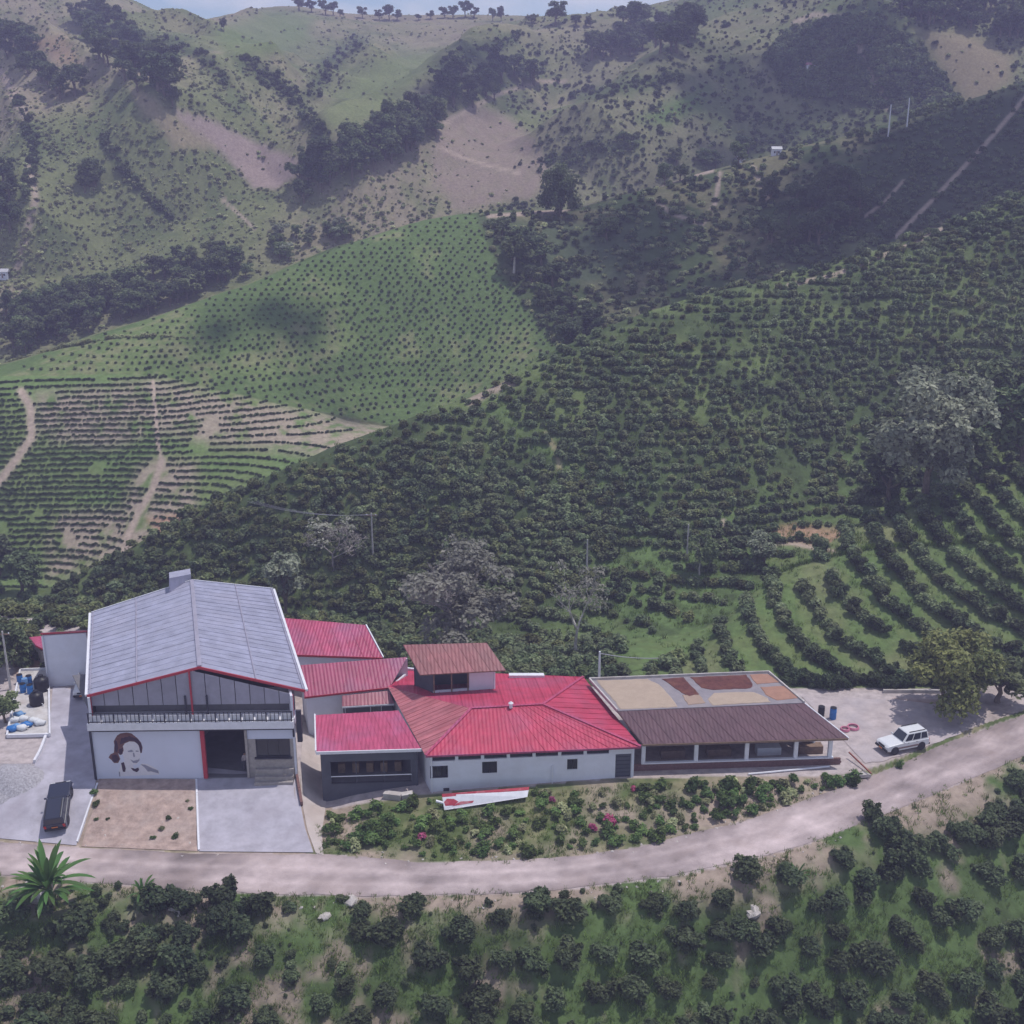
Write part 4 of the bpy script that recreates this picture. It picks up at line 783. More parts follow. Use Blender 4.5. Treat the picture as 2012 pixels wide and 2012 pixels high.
strip_sheet('yard', [(1575, 1372), (1640, 1372), (1740, 1374), (1860, 1386)], [(1700, 1500), (1735, 1496), (1800, 1478), (1890, 1440)], mat('yard_dust', (.43, .37, .37), .95, .2, .8, .3, dirt=(.37, .34, .37, .7)), 30, 16, .045, 'dusty yard around the white car', jit=5)

# ------------------------------------------------------------------ building materials and helpers
M_white = mat('white_wall', (.70, .71, .80), .8, .06, .9, .1, dirt=(.55, .53, .55, .45)); M_mural = mat('painted_wall', (.60, .63, .77), .75, .04, .6, .05, dirt=(.54, .56, .66, .4))
M_offw = mat('white_trim', (.70, .70, .76), .7, .08, 2); M_redpaint = mat('red_paint', (.42, .04, .06), .5, .12, 2); M_dgrey = mat('dark_grey_wall', (.085, .09, .115), .8, .12, 1.2, .1, dirt=(.13, .13, .15, .4))
M_glass = mat('dark_glass', (.02, .024, .03), .15, .1, 2, spec=.6); M_iron = mat('dark_iron', (.035, .035, .05), .6, .1, 5); M_inner = mat('dim_interior', (.16, .155, .17), .9, .15, 1)
M_block = mat('grey_block', (.33, .30, .29), .9, .2, 3.5, .3); M_brick = mat('brown_brick', (.19, .105, .10), .9, .25, 6, .3); M_plinth = mat('plinth_concrete', (.48, .45, .44), .9, .2, 1.5, .2, dirt=(.34, .29, .26, .6))
M_wood = mat('weathered_wood', (.22, .15, .11), .85, .25, 3, .2); M_poly = mat('translucent_sheet', (.46, .44, .54), .5, .1, 1.4, trans=.35, orand=.06)
def roof_mat(name, col, ax, dirt=None, rough=.5, var=.2, orand=.13, per=.34): return mat(name, col, rough, var, .8, .04, stripes=(ax, per), spec=.4, dirt=dirt, orand=orand)
def clip_strip(P, lo, hi):
    def cl(P, c, s):
        R = []
        for i in range(len(P)):
            a, b = P[i], P[(i+1) % len(P)]; da, db = s*(a[0]-c), s*(b[0]-c)
            if da >= 0: R.append(a)
            if da*db < 0: t = da/(da-db); R.append((a[0]+t*(b[0]-a[0]), a[1]+t*(b[1]-a[1])))
        return R
    P = cl(P, lo, 1)
    return cl(P, hi, -1) if len(P) > 2 else []
def roof_face(parent, poly, width, m, m_under=None, name='roof', th=.07, edge=(0, 1)):
    """one roof plane: an underlay slab (part) that carries metal sheets side by side (sub-parts), each with a raised rib"""
    P = [Vector(p) for p in poly]; e = (P[edge[1]]-P[edge[0]]).normalized(); n = (P[1]-P[0]).cross(P[2]-P[0]).normalized()
    if n.z < 0: n = -n
    e = (e-n*e.dot(n)).normalized(); s = n.cross(e); o = P[0]
    if len(P) == 4:    # slightly twisted roof planes: every sheet spans eave to ridge
        base = MB(); k = max(1, round((P[1]-P[0]).length/width))
        for i in range(k):
            q4 = [P[0].lerp(P[1], i/k), P[0].lerp(P[1], (i+1)/k), P[3].lerp(P[2], (i+1)/k), P[3].lerp(P[2], i/k)]
            if (q4[1]-q4[0]).cross(q4[2]-q4[0]).z < 0: q4 = [q4[1], q4[0], q4[3], q4[2]]
            base.hexa([v-n*(.05+th) for v in q4], [v-n*.05 for v in q4])
        base = base.build(name, m_under or m, parent)
        for i in range(k):
            a0, a1 = P[0].lerp(P[1], (i+.004)/k), P[0].lerp(P[1], (i+.996)/k); b0, b1 = P[3].lerp(P[2], (i+.004)/k), P[3].lerp(P[2], (i+.996)/k); up = n*(.012 if i % 2 else 0.)
            q4 = [a0+up, a1+up, b1+up, b0+up]
            if (q4[1]-q4[0]).cross(q4[2]-q4[0]).z < 0: q4 = [q4[1], q4[0], q4[3], q4[2]]
            b = MB().hexa([v-n*.03 for v in q4], q4); r0, r1 = a0.lerp(a1, .07), b0.lerp(b1, .07); b.bar(r0.lerp(r1, .003)+up+n*.02, r0.lerp(r1, .997)+up+n*.01, .045, .024); b.build('roof_sheet', m, base)
        return base
    base = MB().slab([p-n*((p-P[0]).dot(n)+.06) for p in P], th).build(name, m_under or m, parent)
    Q = [((p-o).dot(e), (p-o).dot(s)) for p in P]; x0, x1 = min(q[0] for q in Q), max(q[0] for q in Q); k = max(1, round((x1-x0)/width)); w = (x1-x0)/k
    for i in range(k):
        C = clip_strip(Q, x0+i*w+.004, x0+(i+1)*w-.004)
        if len(C) < 3: continue
        R = [C[0]]
        for c in C[1:]:
            if math.hypot(c[0]-R[-1][0], c[1]-R[-1][1]) > .02: R.append(c)
        if len(R) < 3: continue
        up = .012 if i % 2 else .0; b = MB().slab([o+e*c[0]+s*c[1]+n*up for c in R], .03)
        xm = x0+i*w+.06; L = clip_strip(Q, xm-.03, xm+.03)
        if len(L) > 2:
            ys = [c[1] for c in L]; a, z = min(ys)+.03, max(ys)-.03
            if z-a > .3: b.bar(o+e*xm+s*a+n*(up+.02), o+e*xm+s*z+n*(up+.012), .05, .028)
        b.build('roof_sheet', m, base)
    return base
def wall(parent, a, b, z0, z1, th, m, holes=(), name='wall', into=1):
    """wall from a to b with rectangular openings (s0, s1, z0, z1); thickness goes to the left of a->b when into = 1"""
    a = Vector((a[0], a[1], 0)); b = Vector((b[0], b[1], 0)); d = (b-a); L = d.length; d.normalize(); n = Vector((-d.y, d.x, 0))*th*into; mb = MB()
    holes = [(max(0., h[0]), min(L, h[1]), max(z0, h[2]), min(z1, h[3])) for h in holes]
    ss = sorted({0.0, L, *[h[0] for h in holes], *[h[1] for h in holes]}); zz = sorted({z0, z1, *[h[2] for h in holes], *[h[3] for h in holes]})
    for i in range(len(ss)-1):
        run = None
        for j in range(len(zz)-1):
            sm, zm = (ss[i]+ss[i+1])/2, (zz[j]+zz[j+1])/2
            if any(h[0] < sm < h[1] and h[2] < zm < h[3] for h in holes): continue
            p, q = a+d*ss[i], a+d*ss[i+1]; B = [p, q, q+n, p+n] if into > 0 else [p+n, q+n, q, p]
            mb.hexa([Vector((v.x, v.y, zz[j])) for v in B], [Vector((v.x, v.y, zz[j+1])) for v in B])
    return mb.build(name, m, parent)
def wsz(a, b, px, py):
    a = Vector((a[0], a[1], 0)); b = Vector((b[0], b[1], 0)); p = on_plane(px, py, a, b, a+Vector((0, 0, 5))); return (p-a).dot((b-a).normalized()), p.z
def hole(a, b, x0, x1, y0, y1):
    xm = (x0+x1)/2; s0, _ = wsz(a, b, x0, (y0+y1)/2); s1, _ = wsz(a, b, x1, (y0+y1)/2); _, zt = wsz(a, b, xm, y0); _, zb = wsz(a, b, xm, y1); return (s0, s1, zb, zt)
def wpt(a, b, s, z, off=0.0):
    a = Vector((a[0], a[1], 0)); d = Vector((b[0], b[1], 0))-a; d.normalize(); n = Vector((d.y, -d.x, 0)); p = a+d*s+n*off; return Vector((p.x, p.y, z))
def window(parent, a, b, h, frame_m, pane_m=None, depth=.12, fw=.08, bars=(1, 1)):
    s0, s1, z0, z1 = h; f = MB()
    for u0, u1, v0, v1 in ((s0, s1, z0, z0+fw), (s0, s1, z1-fw, z1), (s0, s0+fw, z0+fw, z1-fw), (s1-fw, s1, z0+fw, z1-fw)): f.hexa([wpt(a, b, u0, v0, .03), wpt(a, b, u1, v0, .03), wpt(a, b, u1, v0, -depth), wpt(a, b, u0, v0, -depth)], [wpt(a, b, u0, v1, .03), wpt(a, b, u1, v1, .03), wpt(a, b, u1, v1, -depth), wpt(a, b, u0, v1, -depth)])
    fo = f.build('window', frame_m, parent); nx, nz = bars
    for i in range(nx):
        for j in range(nz):
            u0 = s0+fw+(s1-s0-2*fw)*i/nx+.015; u1 = s0+fw+(s1-s0-2*fw)*(i+1)/nx-.015; v0 = z0+fw+(z1-z0-2*fw)*j/nz+.015; v1 = z0+fw+(z1-z0-2*fw)*(j+1)/nz-.015
            MB().hexa([wpt(a, b, u0, v0, -.05), wpt(a, b, u1, v0, -.05), wpt(a, b, u1, v0, -.08), wpt(a, b, u0, v0, -.08)], [wpt(a, b, u0, v1, -.05), wpt(a, b, u1, v1, -.05), wpt(a, b, u1, v1, -.08), wpt(a, b, u0, v1, -.08)]).build('pane', pane_m or M_glass, fo)
    return fo
def angle_of(a, b): return math.atan2(b[1]-a[1], b[0]-a[0])
def V2(v): return (v[0], v[1])

# ------------------------------------------------------------------ grey warehouse
wh = empty('warehouse', G(390, 1515, 0), 'large warehouse with grey sheet metal gable roof, balcony and mural of a face', 'warehouse')
FL, FR = G(191, 1531, 0), G(585, 1526, 0); EFL, EFR = G(172, 1366, 8), G(600, 1356, 8); EBL, EBR = G(179, 1205, 8), G(536, 1158, 8)
RF = GY(392, 1310, (EFL.y+EFR.y)/2); RB = GY(377, 1141, (EBL.y+EBR.y)/2)
M_whr = roof_mat('grey_roof', (.33, .335, .44), angle_of(EFL, EBL), dirt=(.37, .36, .45, .6), orand=.05, per=.5); M_whs = roof_mat('grey_roof_right', (.30, .305, .41), angle_of(EFR, EBR), dirt=(.34, .33, .42, .5), orand=.05, per=.5)
rl = roof_face(wh, [EFL, EBL, RB, RF], 1.05, M_whr, M_offw); rr_ = roof_face(wh, [EFR, EBR, RB, RF], 1.05, M_whs, M_offw)
up = Vector((0, 0, .09))
for t in (.42, .0): MB().bar(EFL.lerp(RF, t+.02)+up, EBL.lerp(RB, t+.02)+up, .09, .05).build('lap_strip', M_poly, rl)
for t in (.45, .0): MB().bar(EFR.lerp(RF, t+.02)+up, EBR.lerp(RB, t+.02)+up, .09, .05).build('lap_strip', M_poly, rr_)
MB().bar(RF+up*1.1, RB+up*1.1, .36, .08).build('ridge_cap', M_poly, wh)
for A, B in ((EFL, RF), (EFR, RF)): MB().bar(A+Vector((0, -.1, -.05)), B+Vector((0, -.1, -.05)), .1, .22).build('fascia', M_redpaint, wh)
for A, B in ((EBL, RB), (EBR, RB)): MB().bar(A+Vector((0, .1, 0)), B+Vector((0, .1, 0)), .1, .22).build('fascia', M_offw, wh)
for A, B, x in ((EFL, EBL, -.12), (EFR, EBR, .12)): MB().bar(A+Vector((x, 0, -.02)), B+Vector((x, 0, -.02)), .22, .18).build('gutter', M_offw, wh)
vp = [GY(333, 1163, EBL.y+1.2), GY(333, 1136, EBL.y+1.2), GY(375, 1128, RB.y+.6), GY(376, 1146, RB.y+.6)]; back = Vector((-.5, 1.6, 0)); vb = MB(); vb.add(vp+[p+back for p in vp], [(0, 3, 2, 1), (4, 5, 6, 7), (0, 1, 5, 4), (1, 2, 6, 5), (2, 3, 7, 6), (3, 0, 4, 7)]); vb.build('roof_vent', M_whr, wh)
side = (EBL-EFL); side.z = 0; side.normalize(); sider = (EBR-EFR); sider.z = 0; sider.normalize(); WBL = EBL+Vector((.6, -.5, -8)); WBR = EBR+Vector((-.7, -.5, -8))
wall(wh, WBL, FL, -.6, 7.9, .2, M_white); wall(wh, FR, WBR, -.6, 7.9, .2, M_white, [(9, 11.5, 4.2, 5.6)]); wall(wh, WBR, WBL, -.6, 7.9, .2, M_white)
gb = MB(); gb.add([WBL+Vector((0, 0, 7.9)), WBR+Vector((0, 0, 7.9)), Vector((RB.x+.1, (WBL.y+WBR.y)/2, RB.z-.2))], [(0, 1, 2)]); gb.build('gable', M_white, wh)
MB().prism([V2(FL), V2(FR), V2(WBR), V2(WBL)], -.5, .03).build('floor', M_inner, wh)
MB().prism([V2(FL+Vector((.25, .4, 0))), V2(FR+Vector((-.25, .4, 0))), V2(WBR+Vector((-.25, -12, 0))), V2(WBL+Vector((.25, -8, 0)))], 5.15, 5.3).build('upper_floor', M_inner, wh)
hd = hole(FL, FR, 396, 487, 1421, 1506); hd = (hd[0], hd[1], .03, 4.95); hw = hole(FL, FR, 503, 570, 1452, 1487)
wall(wh, FL, FR, -1.0, 4.98, .25, M_mural, [(hd[0], 30, -2, 9)], name='mural_wall'); L_ = (Vector(V2(FR)+(0,))-Vector(V2(FL)+(0,))).length
sA, _ = wsz(FL, FR, 488, 1480); bay0, bay1 = wpt(FL, FR, sA, 0), wpt(FL, FR, L_, 0)
wall(wh, bay0, bay1, -.6, 3.75, .3, M_block, [(hw[0]-sA, hw[1]-sA, max(hw[2], 1.0), hw[3])], name='bay_wall'); wall(wh, bay0+Vector((0, .02, 0)), bay1+Vector((0, .02, 0)), 3.75, 4.98, .2, M_mural, name='bay_panel')
hw2 = (hw[0]-sA, hw[1]-sA, max(hw[2], 1.0), hw[3]); window(wh, bay0, bay1, hw2, M_iron, M_glass, .1, .06, (3, 1)); MB().bar(wpt(bay0, bay1, hw2[0]-.15, hw2[2]-.06, .1), wpt(bay0, bay1, hw2[1]+.15, hw2[2]-.06, .1), .25, .12).build('window_sill', M_iron, wh)
for i, (zt, dp) in enumerate(((.95, .35), (.45, .75), (.1, 1.1))): MB().hexa([wpt(bay0, bay1, .55, -1.2, dp), wpt(bay0, bay1, 3.9, -1.2, dp), wpt(bay0, bay1, 3.9, -1.2, .002), wpt(bay0, bay1, .55, -1.2, .002)], [wpt(bay0, bay1, .55, zt, dp), wpt(bay0, bay1, 3.9, zt, dp), wpt(bay0, bay1, 3.9, zt, .002), wpt(bay0, bay1, .55, zt, .002)]).build('step', M_block, wh)
MB().bar(wpt(FL, FR, hd[0]+.16, .03, .05), wpt(FL, FR, hd[0]+.16, 4.98, .05), .34, .3).build('column', M_redpaint, wh)
MB().bar(wpt(FL, FR, sA-.1, .03, .04), wpt(FL, FR, sA-.1, 4.98, .04), .2, .26).build('column', M_block, wh)
MB().bar(wpt(FL, FR, -.08, -.6, .06), wpt(FL, FR, -.08, 5.0, .06), .16, .2).build('downpipe', M_iron, wh); MB().bar(wpt(FL, FR, L_+.45, 3.6, .2), wpt(FL, FR, L_+.45, 6.6, .2), .42, .3).build('wall_duct', M_iron, wh); MB().bar(wpt(FL, FR, L_-.1, 4.0, .12), wpt(FL, FR, L_-.1, 5.1, .12), .14, .14).build('downpipe', M_iron, wh)
# balcony slab, dark bar for its shadow, railing, upper front
MB().hexa([wpt(FL, FR, -.05, 5.12, .75), wpt(FL, FR, L_+.05, 5.12, .75), wpt(FL, FR, L_+.05, 5.12, -1.5), wpt(FL, FR, -.05, 5.12, -1.5)], [wpt(FL, FR, -.05, 5.78, .75), wpt(FL, FR, L_+.05, 5.78, .75), wpt(FL, FR, L_+.05, 5.78, -1.5), wpt(FL, FR, -.05, 5.78, -1.5)]).build('balcony_slab', M_offw, wh, bevel=.03)
MB().bar(wpt(FL, FR, 0, 5.03, .35), wpt(FL, FR, L_, 5.03, .35), .5, .16).build('slab_shade_bar', M_iron, wh)  # dark bar stands in for the shadow cast by the slab
rail = MB(); 
for z in (5.9, 6.72): rail.bar(wpt(FL, FR, 0, z, .62), wpt(FL, FR, L_, z, .62), .05, .06)
ro = rail.build('railing', M_iron, wh)
for i in range(49):
    s_ = .1+(L_-.2)*i/48; MB().bar(wpt(FL, FR, s_, 5.78, .62), wpt(FL, FR, s_, 6.7, .62), .09 if i % 6 == 0 else .045, .09 if i % 6 == 0 else .045).build('rail_post' if i % 6 == 0 else 'baluster', M_iron, ro)
for i in range(16): MB().hexa([wpt(FL, FR, .15+i*1.09, 5.8, .5), wpt(FL, FR, .15+i*1.09+.92, 5.8, .5), wpt(FL, FR, .15+i*1.09+.92, 5.8, .46), wpt(FL, FR, .15+i*1.09, 5.8, .46)], [wpt(FL, FR, .15+i*1.09, 6.42, .5), wpt(FL, FR, .15+i*1.09+.92, 6.42, .5), wpt(FL, FR, .15+i*1.09+.92, 6.42, .46), wpt(FL, FR, .15+i*1.09, 6.42, .46)]).build('rail_panel', M_offw, ro)
gx = [FL.lerp(FR, i/14) for i in range(15)]
for i in range(14):
    def topz(t): return (8.0-.25)+(RF.z-8.05)*(1-abs(2*t-1))
    t0, t1 = i/14+.002, (i+1)/14-.002; mid = [] if not (t0 < .5 < t1) else [(.5, topz(.5))]
    lo = wpt(FL, FR, L_*t0, 6.9, -.5), wpt(FL, FR, L_*t1, 6.9, -.5); pts = [lo[0], lo[1], wpt(FL, FR, L_*t1, topz(t1), -.5)]+[wpt(FL, FR, L_*.5, z, -.5) for _, z in mid]+[wpt(FL, FR, L_*t0, topz(t0), -.5)]
    k = len(pts); bk = [p+Vector((0, .04, 0)) for p in pts]; MB().add(pts+bk, [tuple(range(k)), tuple(range(2*k-1, k-1, -1))]+[(i2, k+i2, k+(i2+1) % k, (i2+1) % k) for i2 in range(k)]).build('gable_sheet', M_poly, wh)
wall(wh, wpt(FL, FR, .1, 0, -1.45), wpt(FL, FR, L_-.1, 0, -1.45), 5.8, 8.0, .1, M_inner, name='upper_wall')
for s_, m_ in ((.1, M_redpaint), (L_*.5, M_redpaint), (L_*.5+1.3, M_iron), (L_*.5-.55, M_iron), (L_-.1, M_redpaint)): MB().bar(wpt(FL, FR, s_, 5.78, -.4), wpt(FL, FR, s_, 7.8 if s_ != L_*.5 else RF.z-.3, -.4), .14, .14).build('column', m_, wh)
# mural (flat paint, 3 mm thick shapes on the wall), in fractions of the painted wall: left, down
def mural(poly, m, name, lift=.004):
    s0, s1, z0, z1 = .12, hd[0]-.05, .06, 4.9; P = []
    for x, y in poly: P.append(((x-110)/(1540-110)*(s1-s0)+s0, z1-(y-365)/(985-365)*(z1-z0)))
    f = [wpt(FL, FR, a, z, lift+.003) for a, z in P]; b = [wpt(FL, FR, a, z, lift-.002) for a, z in P]; k = len(f)
    MB().add(f+b, [tuple(range(k)), tuple(range(2*k-1, k-1, -1))]+[(i, k+i, k+(i+1) % k, (i+1) % k) for i in range(k)]).build(name, m, mu)
mu = MB().hexa([wpt(FL, FR, .1, .02, .003), wpt(FL, FR, hd[0]-.02, .02, .003), wpt(FL, FR, hd[0]-.02, .02, -.01), wpt(FL, FR, .1, .02, -.01)], [wpt(FL, FR, .1, 4.9, .003), wpt(FL, FR, hd[0]-.02, 4.9, .003), wpt(FL, FR, hd[0]-.02, 4.9, -.01), wpt(FL, FR, .1, 4.9, -.01)]).build('mural', M_mural, wh)
M_hair = mat('brown_paint', (.16, .075, .075), .8, .3, 5); M_hair2 = mat('dark_paint', (.06, .035, .06), .8, .3, 5); M_skin = mat('pale_paint', (.68, .66, .72), .8, .05, 4); M_line = mat('grey_paint', (.28, .28, .36), .8, .2, 6)
mural([(470, 560), (520, 530), (600, 520), (690, 540), (715, 620), (712, 700), (690, 770), (640, 815), (600, 810), (600, 880), (660, 870), (720, 800), (800, 810), (880, 850), (940, 900), (940, 945), (400, 960), (400, 900), (440, 790), (490, 770), (480, 700), (455, 640)], M_skin, 'face', .004)
mural([(380, 560), (375, 520), (395, 490), (430, 445), (480, 420), (560, 410), (620, 420), (665, 455), (700, 485), (740, 540), (752, 600), (735, 665), (715, 670), (712, 610), (695, 555), (650, 525), (590, 520), (520, 545), (490, 580), (495, 630), (470, 680), (440, 690), (415, 665), (435, 740), (400, 790), (345, 790), (315, 750), (280, 720), (310, 680), (360, 660), (370, 610)], M_hair, 'hair', .008)
for q in ([(395, 500), (420, 520), (425, 600), (405, 660), (375, 640), (380, 560)], [(480, 480), (600, 455), (700, 490), (745, 560), (735, 660), (715, 665), (705, 570), (650, 515), (570, 510), (500, 545), (450, 560)], [(430, 620), (490, 600), (470, 675), (430, 685)], [(330, 690), (390, 680), (425, 740), (370, 780), (330, 770)]): mural(q, M_hair2, 'hair_shadow', .012)
for q in ([(545, 640), (600, 625), (630, 645), (600, 655), (555, 655)], [(655, 635), (695, 640), (690, 655), (655, 650)], [(615, 660), (632, 665), (640, 710), (622, 722), (612, 705)], [(570, 745), (610, 765), (680, 750), (695, 730), (690, 765), (650, 795), (600, 790)], [(440, 790), (480, 780), (495, 860), (480, 905), (450, 900)], [(560, 850), (620, 865), (665, 850), (675, 880), (640, 910), (590, 890)], [(700, 810), (760, 815), (830, 850), (930, 890), (935, 930), (830, 900), (790, 905), (750, 850)], [(395, 900), (412, 905), (408, 960), (395, 960)]): mural(q, M_line if q[0][0] not in (440, 560) else M_hair2, 'mural_line', .012)

# ------------------------------------------------------------------ person in the doorway
def person(name, loc, rz, label, shirt, trousers):
    e = empty(name, (0, 0, 0), label, 'person'); me = bpy.data.meshes.new('body')
    J = [((0, 0, .95), .15), ((0, 0, 1.15), .14), ((0, 0, 1.38), .16), ((0, 0, 1.5), .06), ((0, 0, 1.56), .075), ((0, .01, 1.66), .10), ((0, .01, 1.74), .07),
         ((.2, 0, 1.4), .065), ((.26, .02, 1.12), .05), ((.27, .1, .88), .04), ((.28, .13, .8), .04), ((-.2, 0, 1.4), .065), ((-.26, .02, 1.12), .05), ((-.25, .1, .9), .04), ((-.25, .13, .82), .04),
         ((.1, 0, .88), .1), ((.11, .02, .5), .07), ((.12, 0, .1), .05), ((.12, .14, .04), .04), ((-.1, 0, .88), .1), ((-.12, -.03, .5), .07), ((-.12, -.08, .1), .05), ((-.12, .06, .04), .04)]
    E_ = [(0, 1), (1, 2), (2, 3), (3, 4), (4, 5), (5, 6), (2, 7), (7, 8), (8, 9), (9, 10), (2, 11), (11, 12), (12, 13), (13, 14), (0, 15), (15, 16), (16, 17), (17, 18), (0, 19), (19, 20), (20, 21), (21, 22)]
    me.from_pydata([j[0] for j in J], E_, []); o = bpy.data.objects.new('body', me); COL.objects.link(o); o.parent = e
    sk = o.modifiers.new('skin', 'SKIN'); me.skin_vertices or me.skin_vertices.new() if hasattr(me.skin_vertices, 'new') else None
    sv = me.skin_vertices[0].data
    for i, j in enumerate(J): sv[i].radius = (j[1], j[1]*(.75 if i < 3 else 1))
    sv[0].use_root = True; o.modifiers.new('smooth', 'SUBSURF').levels = 2; o.modifiers['smooth'].render_levels = 2
    m = bpy.data.materials.new('clothes'); m.use_nodes = True; n, l = m.node_tree.nodes, m.node_tree.links; tcn = n.new('ShaderNodeTexCoord'); sx = n.new('ShaderNodeSeparateXYZ'); cr = n.new('ShaderNodeValToRGB'); cr.color_ramp.interpolation = 'CONSTANT'
    l.new(tcn.outputs['Object'], sx.inputs[0]); dv = n.new('ShaderNodeMath'); dv.operation = 'DIVIDE'; dv.inputs[1].default_value = 1.8; l.new(sx.outputs['Z'], dv.inputs[0]); l.new(dv.outputs[0], cr.inputs[0]); el = cr.color_ramp.elements
    el[0].color = (.04, .03, .03, 1); el[1].position = .05; el[1].color = (*trousers, 1)
    for p, c in ((.53, shirt), (.815, (.36, .2, .14)), (.955, (.02, .015, .015))): q = el.new(p); q.color = (*c, 1)
    l.new(cr.outputs[0], n['Principled BSDF'].inputs['Base Color']); me.materials.append(m)
    MB().lathe((0, .005, 1.62), [(.085, .03), (.107, .06), (.105, .11), (.07, .15), (.02, .165)], 10).build('hair', mat('hair', (.02, .016, .014), .8, .2, 9), e, True); MB().tube([(0, .1, 1.66), (0, .135, 1.64)], [.02, .012], 5).build('nose', mat('skin', (.36, .2, .14), .6, .05, 9), e)
    e.location = loc; e.rotation_euler.z = rz; return e
pd = wpt(FL, FR, (hd[0]+hd[1])/2+1.35, .03, -1.3); person('person', pd, math.pi+.5, 'person in light shirt and dark trousers standing in the warehouse doorway', (.55, .48, .5), (.09, .09, .13))

# ------------------------------------------------------------------ white annex, hut and rear sheds
M_red = {}
def redm(k, ax): 
    c = {'bright': (.45, .046, .098), 'pink': (.43, .068, .145), 'faded': (.36, .12, .155), 'brownred': (.30, .11, .12), 'deep': (.33, .06, .125)}[k]; key = (k, round(ax, 2))
    if key not in M_red: M_red[key] = roof_mat('red_roof_%d' % len(M_red), c, ax, dirt=(c[0]*.8, c[1]*1.6+.03, c[2]*1.6+.03, .6), orand=.06)
    return M_red[key]
an = empty('annex', G(135, 1348, .25), 'tall blank white annex wall with red roof edge left of the warehouse', 'building')
a, b = G(98, 1349, .25), G(181, 1343, .25); dpt = Vector((-2.5, 9, 0)); zt = GY(98, 1249, a.y).z
wall(an, a, b, -.4, zt, .2, M_white); wall(an, a+dpt, a+dpt*.4, -.4, zt-4.9, .2, M_white); wall(an, a+dpt*.4, a+dpt*.02, -.4, zt-2.2, .2, M_white); wall(an, b+dpt, a+dpt, -.4, zt-4.9, .2, M_white)
roof_face(an, [a+Vector((-.2, -.1, zt+.1)), b+Vector((.3, -.1, zt+.12)), b+dpt+Vector((.3, 0, zt-4.6)), a+dpt+Vector((-.2, 0, zt-4.6))], .9, redm('faded', 0)); MB().bar(a+Vector((-.15, -.12, zt-.02)), b+Vector((.2, -.12, zt-.02)), .06, .16).build('fascia', M_redpaint, an)
MB().bar(a+Vector((-.06, -.06, -.3)), Vector((a.x-.06, a.y-.06, zt)), .16, .16).build('corner_post', M_offw, an)
ht = empty('hut', G(80, 1300, .2), 'small red roofed hut behind the water tanks, left of the annex', 'building')
h0 = [GY(58, 1252, 116), GY(96, 1248, 116), GY(94, 1279, 112.5), GY(70, 1267, 112.5)]; roof_face(ht, [h0[3], h0[2], h0[1], h0[0]], .8, redm('pink', 0)); MB().bar(h0[3]+Vector((0, -.05, -.1)), h0[2]+Vector((0, -.05, -.1)), .06, .16).build('fascia', M_redpaint, ht)
wall(ht, h0[3]+Vector((.3, .3, 0)), h0[2]+Vector((-.1, .3, 0)), -.3, min(h0[2].z, h0[3].z)-.15, .15, M_block); wall(ht, h0[0]+Vector((.3, -.3, 0)), h0[3]+Vector((.3, .3, 0)), -.3, min(h0[3].z, h0[0].z)-.15, .15, M_block)

rs = empty('rear_shed', G(660, 1300, 0), 'rear shed with plain bright pink red metal roof right of the warehouse roof', 'building')
q = [G(580, 1286, 4.2), G(752, 1292, 4.2), G(718, 1228, 6.0), G(556, 1214, 6.0)]; roof_face(rs, q, .95, redm('pink', angle_of(q[0], q[1])), M_offw)
MB().bar(q[0]+Vector((0, -.06, -.08)), q[1]+Vector((0, -.06, -.08)), .08, .2).build('fascia', M_redpaint, rs); MB().bar(q[1]+Vector((.06, 0, 0)), q[2]+Vector((.06, 0, 0)), .12, .2).build('verge', M_offw, rs)
wall(rs, q[0]+Vector((.2, .4, 0)), q[1]+Vector((-.4, .4, 0)), -.5, 4.05, .2, M_white); wall(rs, q[1]+Vector((-.4, .4, 0)), q[2]+Vector((-.4, -.2, 0)), -.5, 4.05, .2, M_white); wall(rs, q[2]+Vector((-.4, -.2, 0)), q[3], -.5, 5.7, .2, M_white)

mw = empty('red_wing', G(690, 1370, 0), 'long low wing with dull red ribbed roof between warehouse and hip roofed house', 'building')
q = [G(598, 1369, 3.4), G(766, 1350, 3.4), G(800, 1291, 5.0), G(590, 1307, 5.0)]; roof_face(mw, q, .95, redm('deep', angle_of(q[0], q[1])), M_offw)
MB().bar(q[0]+Vector((0, -.06, -.08)), q[1]+Vector((0, -.06, -.08)), .08, .18).build('fascia', M_redpaint, mw); wall(mw, q[0]+Vector((.15, .3, 0)), q[1]+Vector((0, .3, 0)), -2, 3.3, .2, M_white, [(5.2, 6.6, 1.0, 2.1)]); wall(mw, q[3]+Vector((.15, -.2, 0)), q[0]+Vector((.15, .3, 0)), -2, 3.3, .2, M_white); wall(mw, q[1], q[2], -.5, 3.3, .2, M_white)
wall(mw, q[2], q[3], -.5, 4.9, .2, M_white)
cs = empty('courtyard_lean_to', G(725, 1395, 0), 'small maroon lean-to roof in the gap between the red roofs', 'building')
q = [G(672, 1388, 2.5), G(775, 1382, 2.5), G(764, 1357, 3.2), G(672, 1367, 3.2)]; roof_face(cs, q, .8, redm('faded', angle_of(q[0], q[1])), M_offw); MB().bar(q[0]+Vector((0, -.05, -.1)), q[1]+Vector((0, -.05, -.1)), .06, .14).build('fascia', M_offw, cs)
wall(cs, q[0]+Vector((.2, .9, 0)), q[1]+Vector((-.2, .9, 0)), -1.5, 2.5, .1, M_dgrey, [(2.3, 3.4, .9, 2.0)]); window(cs, q[0]+Vector((.2, .9, 0)), q[1]+Vector((-.2, .9, 0)), (2.3, 3.4, .9, 2.0), M_offw, None, .08, .07, (2, 1))
